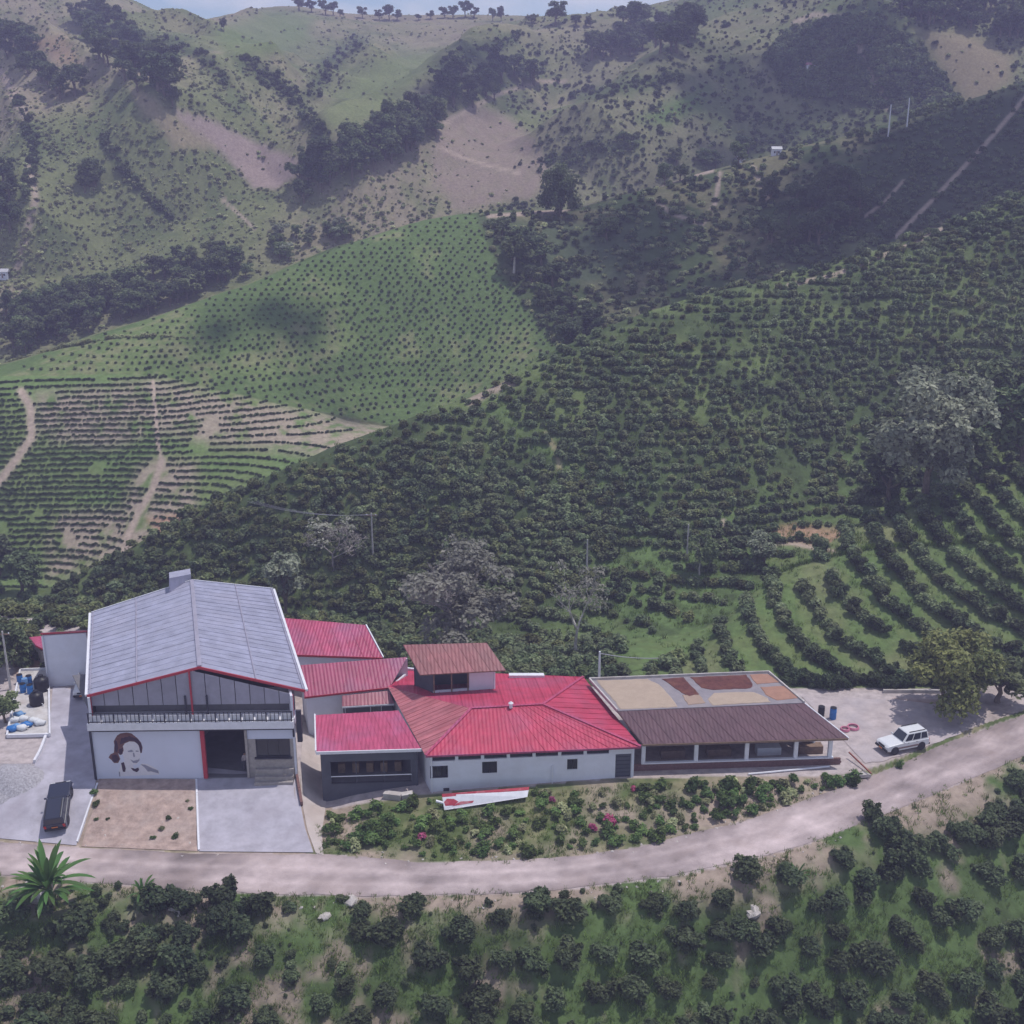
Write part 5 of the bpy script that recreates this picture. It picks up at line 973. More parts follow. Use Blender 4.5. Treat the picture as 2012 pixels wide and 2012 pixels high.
for t in (.03, .97): p = q[0].lerp(q[1], t); MB().bar(Vector((p.x, p.y+.1, -1.5)), Vector((p.x, p.y+.1, 2.45)), .1, .1).build('post', M_iron, cs)

# ------------------------------------------------------------------ dark grey porch building
pb = empty('dark_porch', G(725, 1575, -1), 'dark grey porch with red ribbed roof and white fascia', 'building')
q = [G(622, 1477, 3.3), G(827, 1471, 3.3), G(783, 1396, 4.1), G(620, 1405, 4.1)]; roof_face(pb, q, .55, redm('pink', angle_of(q[0], q[1])), M_offw)
MB().bar(q[0]+Vector((-.05, -.07, -.1)), q[1]+Vector((.05, -.07, -.1)), .1, .26).build('fascia', M_offw, pb); MB().bar(q[0]+Vector((-.06, 0, .02)), q[3]+Vector((-.06, 0, .02)), .12, .26).build('verge', M_offw, pb)
a, b = q[0]+Vector((.25, .45, 0)), q[1]+Vector((-.35, .45, 0)); H1 = hole(a, b, 650, 806, 1499, 1555); Lp = (b-a).length; H1 = (.75, Lp-.55, -.15, 2.0)
wall(pb, a, b, -3.2, 3.15, .22, M_dgrey, [H1]); wall(pb, q[3]+Vector((.25, -.1, 0)), a, -3.2, 3.15, .22, M_dgrey); wall(pb, b, q[2]+Vector((-.35, -.1, 0)), -3.2, 3.15, .22, M_dgrey); wall(pb, q[2]+Vector((-.35, -.1, 0)), q[3]+Vector((.25, -.1, 0)), -3, 3.6, .15, M_dgrey)
MB().prism([V2(a+Vector((.2, .25, 0))), V2(b+Vector((-.2, .25, 0))), V2(q[2]+Vector((-.6, -.3, 0))), V2(q[3]+Vector((.5, -.3, 0)))], -.4, -.25).build('floor', M_inner, pb)
for t, w_ in ((.0, .12), (.32, .07), (.66, .07), (1.0, .12)): s_ = H1[0]+(H1[1]-H1[0])*t; MB().bar(wpt(a, b, s_, -.15, .03), wpt(a, b, s_, 2.0, .03), w_, w_).build('post', M_dgrey, pb)
for z in (.6, -.08): MB().bar(wpt(a, b, H1[0], z, .06), wpt(a, b, H1[1], z, .06), .06, .08).build('handrail', M_offw if z > .5 else M_iron, pb)
for i in range(5): p = wpt(a, b, H1[0]+.8+i*1.25, -.25, -2.2); MB().box(p+Vector((0, 0, .45)), (.6, .5, .9)).build('bench', M_wood, pb)

# ------------------------------------------------------------------ hip roofed white house
hh = empty('hip_roofed_house', G(1030, 1545, 0), 'long white house with bright red hip roof and rooftop lantern', 'house')
LFp, RFp = G(836, 1485, 3.2), G(1259, 1467, 3.2); R1, R2 = G(926, 1392, 4.8), G(1067, 1384, 4.8); LBp = G(762, 1349, 3.55); BRp = on_plane(1146, 1330, R1, R2, LBp); BL2 = on_plane(800, 1316, R1, R2, LBp)
ax = angle_of(LFp, RFp); rf = roof_face(hh, [LFp, RFp, R2, R1], .95, redm('bright', ax), M_offw); lf = roof_face(hh, [LBp, LFp, R1], .6, roof_mat('faded_red_roof', (.44, .15, .17), angle_of(LFp, LBp), dirt=(.36, .09, .11, .7), orand=.12), M_offw, edge=(0, 1)); rg_ = roof_face(hh, [RFp, BRp, R2], .95, redm('bright', angle_of(RFp, BRp)), M_offw); bk_ = roof_face(hh, [R1, R2, BRp, BL2, LBp], .95, redm('bright', ax), M_offw)
u3 = Vector((0, 0, .07))
for A, B in ((LFp, R1), (R1, R2), (R2, RFp), (R2, BRp)): MB().bar(A+u3, B+u3, .26, .05).build('ridge_cap', redm('pink', 0), hh)
MB().lathe(R1.lerp(R2, .55)+Vector((0, -.3, 0)), [(.16, 0), (.16, .45), (.24, .46), (.05, .62)], 10).build('roof_vent', M_offw, hh)
a, b = LFp+Vector((.35, .32, 0)), RFp+Vector((-.5, .32, 0)); Lh = (b-a).length
HW = [hole(a, b, 845, 880, 1505, 1528), hole(a, b, 946, 978, 1495, 1519), hole(a, b, 1113, 1136, 1490, 1510)]; HD = hole(a, b, 1209, 1240, 1484, 1527); HD = (HD[0], min(HD[1], Lh-.12), -.05, 2.35)
clere = [(s0, s1, 2.45, 2.95) for s0, s1 in [(.2+i*(HD[0]-.5)/7, .2+(i+1)*(HD[0]-.5)/7-.28) for i in range(7)]]
HW = [(h[0], h[1], min(h[2], 1.0) if h[2] > .9 else h[2], min(h[3], 2.3)) for h in HW]
wall(hh, a, b, -1.6, 3.12, .22, M_white, HW+clere+[HD]); wall(hh, LBp+Vector((.5, .2, 0)), a, -1.6, 3.1, .22, M_white); wall(hh, b, BRp+Vector((-.4, -.3, 0)), -.6, 3.1, .22, M_white); wall(hh, BRp+Vector((-.4, -.3, 0)), BL2, -.6, 3.0, .22, M_white)
for i, h in enumerate(HW): window(hh, a, b, h, M_offw if i else M_iron, None, .12, .06, (3 if i == 0 else 2, 1))
for h in clere: MB().bar(wpt(a, b, h[0], 2.88, -.1), wpt(a, b, h[1], 2.88, -.1), .1, .14).build('lintel', M_redpaint, hh); MB().hexa([wpt(a, b, h[0], 2.45, -.16), wpt(a, b, h[1], 2.45, -.16), wpt(a, b, h[1], 2.45, -.2), wpt(a, b, h[0], 2.45, -.2)], [wpt(a, b, h[0], 2.95, -.16), wpt(a, b, h[1], 2.95, -.16), wpt(a, b, h[1], 2.95, -.2), wpt(a, b, h[0], 2.95, -.2)]).build('vent_screen', M_glass, hh)
for i in range(9): s_ = .1+(Lh-.2)*i/8; MB().bar(wpt(a, b, s_, 3.02, .02), wpt(a, b, s_, 3.06, .22), .1, .12).build('rafter', M_offw, hh)
do = MB().hexa([wpt(a, b, HD[0], -.1, -.16), wpt(a, b, HD[1], -.1, -.16), wpt(a, b, HD[1], -.1, -.2), wpt(a, b, HD[0], -.1, -.2)], [wpt(a, b, HD[0], 2.35, -.16), wpt(a, b, HD[1], 2.35, -.16), wpt(a, b, HD[1], 2.35, -.2), wpt(a, b, HD[0], 2.35, -.2)]).build('door', M_dgrey, hh)
for i in range(6): MB().bar(wpt(a, b, HD[0]+.1, .1+i*.38, -.14), wpt(a, b, HD[1]-.1, .1+i*.38, -.14), .03, .05).build('door_rail', M_iron, do)
MB().bar(RFp+Vector((0, -.05, -.06)), LFp+Vector((0, -.05, -.06)), .08, .16).build('fascia', redm('deep', 0), hh); MB().bar(wpt(a, b, .12, -1.4, .1), wpt(a, b, .12, 3.0, .1), .1, .1).build('downpipe', M_offw, hh)
MB().box(wpt(a, b, 1.35, -.45, .02), (.5, .12, .5)).build('vent_grille', M_iron, hh); MB().bar(wpt(a, b, 10.6, -.6, .14), wpt(a, b, 10.6, 1.6, .14), .09, .09).build('downpipe', M_offw, hh)
# lantern on the roof
la = [G(825, 1326, 6.3), G(994, 1317, 6.3), G(956, 1263, 7.6), G(792, 1267, 7.6)]; lroof = roof_face(hh, la, .7, roof_mat('rust_red_roof', (.27, .10, .105), angle_of(la[0], la[1]), dirt=(.22, .11, .11, .7), orand=.08), M_wood, name='lantern_roof')
la2 = la[0]+Vector((1.1, .9, 0)), la[1]+Vector((-1.0, .9, 0)); Ll = (la2[1]-la2[0]).length; zr = 3.3
wall(hh, la2[0], la2[1], zr, 6.1, .15, M_white, [(.0, Ll*.58, zr+.9, 6.05)], name='lantern_wall'); wall(hh, la2[1], la[2]+Vector((-1, -.4, 0)), zr, 6.4, .15, M_white, name='lantern_wall'); wall(hh, la[2]+Vector((-1, -.4, 0)), la[3]+Vector((1, -.4, 0)), zr-1, 6.9, .15, M_dgrey, name='lantern_wall'); wall(hh, la[3]+Vector((1, -.4, 0)), la2[0], zr, 6.4, .15, M_dgrey, name='lantern_wall')
for t in (.02, .3, .56): MB().bar(wpt(la2[0], la2[1], Ll*t, zr, 0.02), wpt(la2[0], la2[1], Ll*t, 6.15, .02), .12, .12).build('lantern_post', M_wood, hh)
MB().prism([V2(G(1000, 1330, 3.6)), V2(G(1070, 1330, 3.6)), V2(G(1068, 1325, 3.6)), V2(G(1000, 1325, 3.6))], 2.6, 3.75).build('parapet', M_offw, hh)

# ------------------------------------------------------------------ drying shed with verandah
ds = empty('drying_shed', G(1460, 1525, 0), 'long open verandah with dark brown roof and flat coffee drying deck above', 'building')
E0, E1 = G(1262, 1462, 2.95), G(1666, 1450, 2.95); T1, T0 = G(1580, 1382, 4.2), G(1213, 1398, 4.2); ax = angle_of(E0, E1)
roof_face(ds, [E0, E1, T1, T0], .9, roof_mat('brown_roof', (.095, .045, .06), ax, dirt=(.12, .065, .075, .6), rough=.6, orand=.05), M_wood)
D0, D1 = G(1158, 1336, 4.25), G(1510, 1322, 4.25); MB().slab([T0+Vector((0, 0, .07)), T1+Vector((0, 0, .07)), D1, D0], .22).build('drying_deck', mat('deck', (.25, .23, .255), .85, .15, 1.2, .15, dirt=(.3, .26, .25, .5)), ds)
for A, B in ((T0, D0), (D0, D1), (D1, T1)): MB().bar(A+Vector((0, 0, .12)), B+Vector((0, 0, .12)), .14, .22).build('deck_kerb', M_plinth, ds)
MB().bar(E0+Vector((0, -.05, -.1)), E1+Vector((0, -.05, -.1)), .07, .18).build('fascia', M_wood, ds); MB().bar(E1+Vector((.06, 0, -.05)), T1+Vector((.06, 0, -.05)), .1, .2).build('verge', M_offw, ds)
a, b = E0+Vector((.1, .7, 0)), E1+Vector((-.6, .7, 0)); Ld = (b-a).length
for px_ in (1263, 1367, 1466, 1562, 1629): s_, _ = wsz(a, b, px_, 1490); s_ = min(max(s_, .12), Ld-.12); MB().bar(wpt(a, b, s_, -.3, 0), wpt(a, b, s_, 2.9, 0), .34, .34).build('post', M_offw, ds)
bw = wall(ds, wpt(a, b, -.9, 0, .2), wpt(a, b, Ld+.3, 0, .2), -.2, .62, .2, M_brick, name='low_wall'); MB().bar(wpt(a, b, .2, .72, .1), wpt(a, b, Ld-.4, .72, .1), .3, .12).build('wall_cap', M_offw, ds)
for row in range(3):
    for i in range(46):
        s0 = -.88+i*(Ld+1.1)/46+(.2 if row % 2 else 0); MB().hexa([wpt(a, b, s0, -.02+row*.2, .225), wpt(a, b, s0+.36, -.02+row*.2, .225), wpt(a, b, s0+.36, -.02+row*.2, .198), wpt(a, b, s0, -.02+row*.2, .198)], [wpt(a, b, s0, .15+row*.2, .225), wpt(a, b, s0+.36, .15+row*.2, .225), wpt(a, b, s0+.36, .15+row*.2, .198), wpt(a, b, s0, .15+row*.2, .198)]).build('brick', M_brick, bw)
MB().hexa([wpt(a, b, -1.2, -1.2, 1.2), wpt(a, b, Ld+1.2, -1.2, 1.1), wpt(a, b, Ld+1.2, -1.2, .21), wpt(a, b, -1.2, -1.2, .21)], [wpt(a, b, -1.2, -.12, 1.2), wpt(a, b, Ld+1.2, -.12, 1.1), wpt(a, b, Ld+1.2, -.12, .21), wpt(a, b, -1.2, -.12, .21)]).build('plinth', M_plinth, ds)
bkA, bkB = wpt(a, b, 0, 0, -6.5), wpt(a, b, Ld-3.6, 0, -6.5); wall(ds, wpt(a, b, Ld-1.2, 0, -2.5), bkB, -.3, 3.8, .2, M_white); wall(ds, bkB, bkA, -.3, 4.1, .2, M_block);  MB().prism([V2(wpt(a, b, 0, 0, 0)), V2(wpt(a, b, Ld, 0, 0)), V2(bkB), V2(bkA)], -.3, -.08).build('floor', M_inner, ds)
for t in (.18, .42, .68, .9): MB().box(wpt(a, b, Ld*t, .35, -2.2), (2.2, .9, .8), ax).build('counter', M_offw if t in (.68,) else M_wood, ds)
for A, B in ((G(1668, 1478, .6), G(1712, 1520, .2)),): MB().bar(A, B, .1, .12).build('ramp_rail', mat('rust_rail', (.26, .09, .07), .7, .2, 3), ds)
MB().slab([G(1640, 1490, .0), G(1712, 1522, -.05), G(1662, 1524, -.05), G(1600, 1520, -.05)], .3).build('ramp', M_plinth, ds)
MB().tube([G(1470, 1521, .1), G(1630, 1506, .15)], .09, 8).build('drain_pipe', M_offw, ds)
# coffee spread to dry on the deck
def deckpt(px_, py_): p = on_plane(px_, py_, T0+Vector((0, 0, .07)), T1+Vector((0, 0, .07)), D1); return p
def patch(poly, m, label, th=.05):
    rd = random.Random(len(label)); P = [deckpt(*p) for p in poly]; Q = []
    for i in range(len(P)):
        A, B = P[i], P[(i+1) % len(P)]; k = max(2, int((B-A).length/.5))
        for j in range(k): p = A.lerp(B, j/k); Q.append(p+Vector((rd.gauss(0, .04), rd.gauss(0, .04), 0)))
    c = sum(Q, Vector())/len(Q); T = [p+Vector((0, 0, th)) for p in Q]; R = [c.lerp(p, .96)+Vector((0, 0, th)) for p in Q]; k = len(Q); mb = MB(); mb.add([p+Vector((0, 0, .012)) for p in Q]+R, [tuple(range(k, 2*k))]+[(i, (i+1) % k, k+(i+1) % k, k+i) for i in range(k)]); o = mb.build('drying_coffee', m, at=c); tag(o, label, 'coffee', 'coffee drying on the deck'); return o
M_tan = mat('parchment_coffee', (.40, .315, .25), .95, .08, 1.5, .15, bscale=20); M_tan2 = mat('parchment_coffee_dull', (.34, .25, .2), .95, .1, 1.5, .15, bscale=20); M_cherry = mat('dried_cherry', (.12, .045, .04), .95, .35, 2.5, .5, bscale=20, dirt=(.20, .085, .06, .7)); M_rusty = mat('rusty_coffee', (.34, .19, .14), .95, .12, 1.5, .15, bscale=20)
patch([(1172, 1337), (1272, 1334), (1295, 1345), (1322, 1375), (1334, 1389), (1220, 1394)], M_tan, 'largest tan sheet of drying coffee, beside the red hip roof')
patch([(1300, 1334), (1342, 1331), (1355, 1345), (1374, 1365), (1356, 1370), (1340, 1362), (1322, 1348)], M_cherry, 'reddish brown wedge of drying coffee right of the big tan sheet')
patch([(1340, 1366), (1374, 1366), (1386, 1382), (1352, 1386)], M_tan2, 'small dull tan patch of drying coffee near the brown roof edge')
patch([(1356, 1331), (1466, 1326), (1480, 1344), (1476, 1353), (1400, 1356), (1378, 1352)], M_cherry, 'large dark brown patch of drying cherries at the back of the deck')
patch([(1402, 1362), (1482, 1360), (1508, 1372), (1514, 1380), (1400, 1386), (1391, 1374)], M_tan, 'rounded tan patch of drying coffee at the front middle of deck')
patch([(1472, 1326), (1510, 1325), (1532, 1341), (1486, 1344)], M_rusty, 'small rust coloured patch of drying coffee at the far right corner')
patch([(1494, 1350), (1540, 1348), (1570, 1372), (1528, 1376), (1504, 1366)], M_rusty, 'orange tan patch of drying coffee at the right end of deck')
# ------------------------------------------------------------------ vehicles
M_tyre = mat('tyre', (.02, .02, .022), .8, .1, 8); M_rim = mat('rim', (.35, .35, .37), .35, .1, 6, metal=.6); M_plastic = mat('black_plastic', (.03, .03, .035), .6, .1, 6); M_lamp = mat('lamp_glass', (.7, .7, .72), .15, .05, 8, spec=.6); M_tail = mat('tail_lamp', (.45, .03, .02), .25, .1, 8); M_orange = mat('indicator', (.6, .2, .05), .3, .1, 8)
M_carglass = mat('car_glass', (.025, .03, .045), .08, .05, 3, spec=.8)
def suv(name, label, paint, L=4.5, Wd=1.78, H=1.78, rack=True, stripe=None, cat='car', pickup=False):
    e = empty(name, (0, 0, 0), label, cat); h = L/2; w = Wd/2; hood = .62
    prof = [(-h+.05, .42), (-h, .6), (-h+.02, 1.05), (hood, 1.07), (hood+.45, 1.04), (h-.22, .96), (h-.05, .86), (h, .6), (h-.05, .42), (h-.45, .36), (-h+.45, .36)]
    def ext(pf, y0, y1):
        k = len(pf); return MB().add([(x, y0, z) for x, z in pf]+[(x, y1, z) for x, z in pf], [tuple(range(k)), tuple(range(2*k-1, k-1, -1))]+[(i, k+i, k+(i+1) % k, (i+1) % k) for i in range(k)])
    body = ext(prof, -w, w).build('body', paint, e, bevel=.07)
    x0, x1, x2, x3 = (-h+.05, -h+.22, hood-.62, hood+.02) if not pickup else (-.35, -.25, hood-.62, hood+.02); zb, ztp = 1.05, H; wi = w-.05; wt = w-.19
    cab = MB().hexa([(x0, -wi, zb), (x3, -wi, zb), (x3, wi, zb), (x0, wi, zb)], [(x1, -wt, ztp), (x2, -wt, ztp), (x2, wt, ztp), (x1, wt, ztp)]).build('cabin', paint, e, bevel=.06)
    def pane(c, nm='window'):
        c = [Vector(v) for v in c]; n = (c[1]-c[0]).cross(c[2]-c[0]).normalized(); MB().hexa([v+n*.004 for v in c], [v+n*.016 for v in c]).build(nm, M_carglass, cab)
    def q(f, u0, u1, v0, v1): # face as bilinear patch
        a, b, c, d = [Vector(v) for v in f]; g = lambda u, v: a.lerp(b, u).lerp(d.lerp(c, u), v); return [g(u0, v0), g(u1, v0), g(u1, v1), g(u0, v1)]
    fr = [(x3, -wi, zb), (x3, wi, zb), (x2, wt, ztp), (x2, -wt, ztp)]; bk = [(x0, wi, zb), (x0, -wi, zb), (x1, -wt, ztp), (x1, wt, ztp)]; lf = [(x3, wi, zb), (x0, wi, zb), (x1, wt, ztp), (x2, wt, ztp)]; rt = [(x0, -wi, zb), (x3, -wi, zb), (x2, -wt, ztp), (x1, -wt, ztp)]
    pane(q(fr, .06, .94, .1, .9), 'windscreen'); pane(q(bk, .1, .9, .18, .88), 'rear_window')
    for f, flip in ((lf, 0), (rt, 1)):
        for a, b in (((.07, .33), (.37, .66), (.70, .95)) if not pickup else ((.08, .9),)):
            if flip: a, b = 1-b, 1-a
            pane(q(f, a, b, .14, .86))
    for x in (h-.82, -h+.85):
        for s in (-1, 1):
            wh_ = empty('wheel', (x, s*(w-.1), .36)); wh_.parent = e
            tb = MB(); n = 18
            pr = [(.22, -.11), (.34, -.115), (.365, -.07), (.365, .07), (.34, .115), (.22, .11)]
            for r, y in pr:
                for j in range(n): t = 2*math.pi*j/n; tb.v.append(Vector((x+r*math.cos(t), s*(w-.1)+y, .36+r*math.sin(t))))
            for i in range(len(pr)-1):
                for j in range(n): tb.f.append((i*n+j, i*n+(j+1) % n, (i+1)*n+(j+1) % n, (i+1)*n+j))
            tb.build('tyre', M_tyre, wh_, True); MB().tube([(x, s*(w-.1)-.09, .36), (x, s*(w-.1)+.095, .36)], .225, 14).build('rim', M_rim, wh_)
            MB().tube([(x, s*(w-.02), .40), (x, s*(w+.012), .40)], .43, 18).build('wheel_arch', M_plastic, e)
    MB().box((h+.02, 0, .5), (.16, Wd-.04, .2)).build('front_bumper', M_plastic, e, bevel=.04); MB().box((-h-.02, 0, .5), (.16, Wd-.04, .2)).build('rear_bumper', M_plastic, e, bevel=.04)
    MB().box((h+.0, 0, .76), (.06, .9, .16)).build('grille', M_plastic, e)
    for s in (-1, 1):
        MB().box((h-.01, s*(w-.27), .77), (.07, .34, .17)).build('headlight', M_lamp, e, bevel=.02); MB().box((-h+.0, s*(w-.14), .85), (.06, .2, .34)).build('tail_light', M_tail, e, bevel=.02)
        MB().box((hood-.12, s*(w+.09), 1.14), (.12, .2, .15)).build('mirror', paint, e, bevel=.03); MB().box((0, s*(w+.005), .62), (L-2.3, .03, .16)).build('side_trim', stripe or M_plastic, e)
        if rack and not pickup: MB().bar((x1+.15, s*(wt-.08), ztp+.07), (x2-.15, s*(wt-.08), ztp+.07), .05, .06).build('roof_rail', M_plastic, e)
        for xx in (.05, -.85): MB().box((xx, s*(w+.004), .98), (.16, .03, .035)).build('door_handle', M_plastic, e)
    MB().box((-h-.045, 0, .78), (.03, .5, .13)).build('number_plate', M_orange, e); MB().box((h+.105, 0, .52), (.03, .45, .13)).build('number_plate', M_orange, e)
    if pickup: MB().add([], []); [MB().box(c, d).build('bed_side', paint, e) for c, d in (((-h+.95, w-.06, 1.2), (1.75, .07, .4)), ((-h+.95, -w+.06, 1.2), (1.75, .07, .4)), ((-h+.06, 0, 1.2), (.07, Wd-.16, .4)))]
    return e
def park(e, near_front, near_rear, side, half):
    """stand the car on the ground: line through its near wheels, then half a width to the side away from the camera"""
    f = (near_front-near_rear); f.z = 0; f.normalize(); n = Vector((-f.y, f.x, 0))*side; c = (near_front+near_rear)/2+n*half
    pf, pr_, pl, pq = c+f*1.3, c-f*1.3, c+n*.7, c-n*.7; zf, zr_, zl, zq = [hz(p.x, p.y)+.06 for p in (pf, pr_, pl, pq)]
    X = (Vector((pf.x, pf.y, zf))-Vector((pr_.x, pr_.y, zr_))).normalized(); Yd = Vector((-f.y, f.x, 0)); Yv = (Vector((Yd.x, Yd.y, (zl-zq)/1.4*side))).normalized(); Zv = X.cross(Yv).normalized(); Yv = Zv.cross(X)
    e.matrix_world = Matrix((( X.x, Yv.x, Zv.x, c.x), (X.y, Yv.y, Zv.y, c.y), (X.z, Yv.z, Zv.z, (zf+zr_)/2), (0, 0, 0, 1)))
M_wcar = mat('white_car_paint', (.66, .67, .70), .3, .04, 2, spec=.5, dirt=(.5, .46, .44, .35)); M_bcar = mat('dark_blue_car_paint', (.025, .03, .055), .22, .05, 2, spec=.6); M_wcar2 = mat('white_truck_paint', (.7, .7, .72), .4, .05, 2)
c1 = suv('car', 'white boxy off-road car with roof rails parked at an angle in the yard', M_wcar, 4.5, 1.78, 1.82, stripe=mat('brown_trim', (.22, .15, .15), .5, .1, 4)); p1, p2 = G(1757, 1483, .15), G(1810, 1473, .15); park(c1, p1, p2, -1, .85)
c2 = suv('car', 'dark blue sport utility car climbing the driveway beside the warehouse', M_bcar, 4.5, 1.82, 1.68); p1, p2 = pk(142, 1566), pk(136, 1612); park(c2, p1, p2, 1, .85)
c3 = suv('truck', 'white pickup truck half hidden behind the warehouse, in front of the annex', M_wcar2, 4.4, 1.7, 1.7, pickup=True, cat='truck'); p1, p2 = pk(142, 1372), pk(140, 1350); park(c3, Vector((p1.x+.2, p1.y, 0)), Vector((p1.x-.3, p1.y+3, 0)), 1, .9)

# ------------------------------------------------------------------ slab with tanks, barrels and sacks
sl = [G(40, 1318, .3), G(96, 1316, .3), G(98, 1446, .3), G(14, 1448, .3)]; ts = empty('tank_slab', sum(sl, Vector())/4-Vector((0, 0, .3)), 'low concrete slab with white kerb carrying tanks and sacks, left of the driveway', 'slab')
MB().prism([V2(p) for p in sl], -.5, .3).build('slab', mat('pale_concrete', (.52, .5, .5), .9, .2, 1.5, .2, dirt=(.42, .36, .33, .7)), ts)
for A, B in ((sl[0], sl[3]), (sl[0], sl[1]), (sl[1], sl[2]), (sl[3], sl[2])): MB().bar(A+Vector((0, 0, .1)), B+Vector((0, 0, .1)), .16, .3).build('kerb', M_offw, ts)
M_black = mat('black_polythene', (.018, .018, .024), .45, .1, 3); M_blue = mat('blue_plastic', (.03, .16, .45), .4, .12, 3); M_blue2 = mat('pale_blue_plastic', (.15, .3, .55), .5, .12, 3); M_sackw = mat('white_sack', (.66, .67, .70), .8, .12, 3, .3); M_pinkp = mat('pink_hose', (.62, .22, .32), .5, .1, 4)
def tank(px, py, r, h, label, lean=0.0, ring=False):
    p = G(px, py, .3); e = empty('water_tank', p, label, 'tank'); b = MB(); prof = [(r*.93, 0), (r, .08)]
    for i in range(5): z = .12+(h-.45)*i/5; dz = (h-.45)/5; prof += [(r, z), (r*.97, z+dz*.15), (r, z+dz*.35), (r, z+dz*.9)]
    prof += [(r*.98, h-.3), (r*.7, h-.1), (r*.34, h-.02), (r*.33, h+.08), (r*.2, h+.1)]; b.lathe(p, prof, 20).build('body', M_black, e, True); MB().lathe(p+Vector((0, 0, h+.1)), [(r*.36, 0), (r*.36, .07), (r*.1, .12)], 14).build('lid', M_black, e)
    MB().tube([p+Vector((r*.9, -.3, .25)), p+Vector((r*1.15, -.45, .25)), p+Vector((r*1.15, -.45, 0))], .04, 6).build('outlet_pipe', M_offw, e); e.rotation_euler = (lean, 0, 0); return e
tank(83, 1356, .72, 1.5, 'black plastic water tank at the back of the slab, against the annex corner'); tank(73, 1384, .68, 1.35, 'black plastic water tank at the front of the pair on the slab')
def barrel(px, py, m, label, r=.3, h=.92, z=.3, group=None):
    p = G(px, py, z); e = empty('barrel', p, label, 'barrel', group); MB().lathe(p, [(r*.96, 0), (r, .04), (r, h*.3), (r*1.05, h*.33), (r, h*.36), (r, h*.63), (r*1.05, h*.66), (r, h*.69), (r, h-.05), (r*.95, h)], 16).build('body', m, e, True); MB().lathe(p+Vector((0, 0, h)), [(r*.93, 0), (r*.98, .015), (r*.98, .05), (r*.5, .05)], 16).build('lid', M_black if m == M_blue else m, e); return e
for i, (x, y) in enumerate(((40, 1342), (50, 1350), (58, 1344), (46, 1360), (60, 1362))): barrel(x, y, M_blue if i != 1 else M_blue2, ['deep blue barrel at the rear left of the cluster beside the tanks', 'pale blue barrel in the middle of the cluster beside the tanks', 'deep blue barrel nearest the rear black tank', 'deep blue barrel at front left of the cluster', 'deep blue barrel at front right of the cluster by the black tank'][i], group='blue barrels by the tanks')
barrel(1613, 1406, M_black, 'black barrel in the yard beyond the brown roof', .32, .95, .05); barrel(1636, 1412, M_blue, 'blue barrel standing in the yard right of the black barrel', .32, 1.15, .05)
def sack(px, py, m, label, s=.55, z=.3):
    p = G(px, py, z); rd = random.Random(px*7+py); sv, sf = sphere_vf(10, 7); V = []
    for v in sv: q = Vector(v); k = 1+.12*math.sin(q.x*6+px)+.08*rd.random(); V.append(p+Vector((q.x*s*k, q.y*s*.7*k, .24+max(q.z, -.85)*.3*k)))
    b = MB(); b.add(V, [tuple(dict.fromkeys(f)) for f in sf]); b.tube([p+Vector((s*.9, 0, .3)), p+Vector((s*1.2, .05, .36))], [.1, .05], 6); return tag(b.build('sack', m, None, True, at=p), label, 'sack', 'sacks on the slab')
for i, (x, y, m_) in enumerate(((28, 1418, M_sackw), (38, 1408, M_blue2), (46, 1416, M_sackw), (33, 1432, M_blue2), (52, 1428, M_blue), (44, 1434, M_sackw), (66, 1420, M_sackw), (78, 1424, M_sackw), (24, 1436, M_blue))):
    sack(x, y, m_, ['white sack at the left rear of the sack heap', 'pale blue sack at the back of the heap', 'white sack in the middle of the heap', 'pale blue sack at the front left of the heap', 'deep blue sack at the right of the heap', 'white sack at the front middle of the heap', 'white sack lying just right of the heap', 'white sack lying apart near the driveway kerb', 'deep blue sack at the left front corner of the slab'][i])
for i, (x, y, r) in enumerate(((1660, 1434, .42), (1676, 1430, .55))):
    p = G(x, y, .12); b = MB()
    for k in range(3):
        pts = [p+Vector((r*(1-.05*k)*math.cos(t), r*(1-.05*k)*math.sin(t), .03+.07*k)) for t in np.linspace(0, 6.283, 22)]; b.tube(pts, .05, 6, caps=False)
    tag(b.build('hose_coil', M_pinkp, None, True, at=p), ['small pink hose coil by the corner of the brown roof', 'larger pink hose coil right of the small one in the yard'][i], 'hose')
# gravel heap
def heap(px, py, rx, ry, h, m, name, label, cat, seed=1):
    p = pk(px, py); n = 26; V = []; F = []; b = MB(); rd = random.Random(seed)
    for i in range(n):
        for j in range(n):
            x, y = (i/(n-1)*2-1)*1.15, (j/(n-1)*2-1)*1.15; d = math.hypot(x, y); zz = h*max(0, 1-d)**.8*(1+.25*float(fbm(np.array([x*3+seed]), np.array([y*3.]), .9)[0]))-.06; gx, gy = p.x+x*rx, p.y+y*ry; b.v.append(Vector((gx, gy, hz(gx, gy)+.06+zz)))
    for i in range(n-1):
        for j in range(n-1): b.f.append((i*n+j, (i+1)*n+j, (i+1)*n+j+1, i*n+j+1))
    o = b.build(name, m, None, True, at=p); return tag(o, label, cat)
heap(18, 1532, 3.0, 2.4, 1.5, mat('gravel', (.40, .385, .42), .95, .35, 5, 1.0, bscale=14), 'gravel_heap', 'grey gravel heap at the left edge beside the driveway', 'gravel'); heap(-25, 1560, 2.4, 1.6, .7, MATS['gravel'], 'gravel_heap', 'low spread of gravel in front of the grey heap at the left edge', 'gravel', 4)

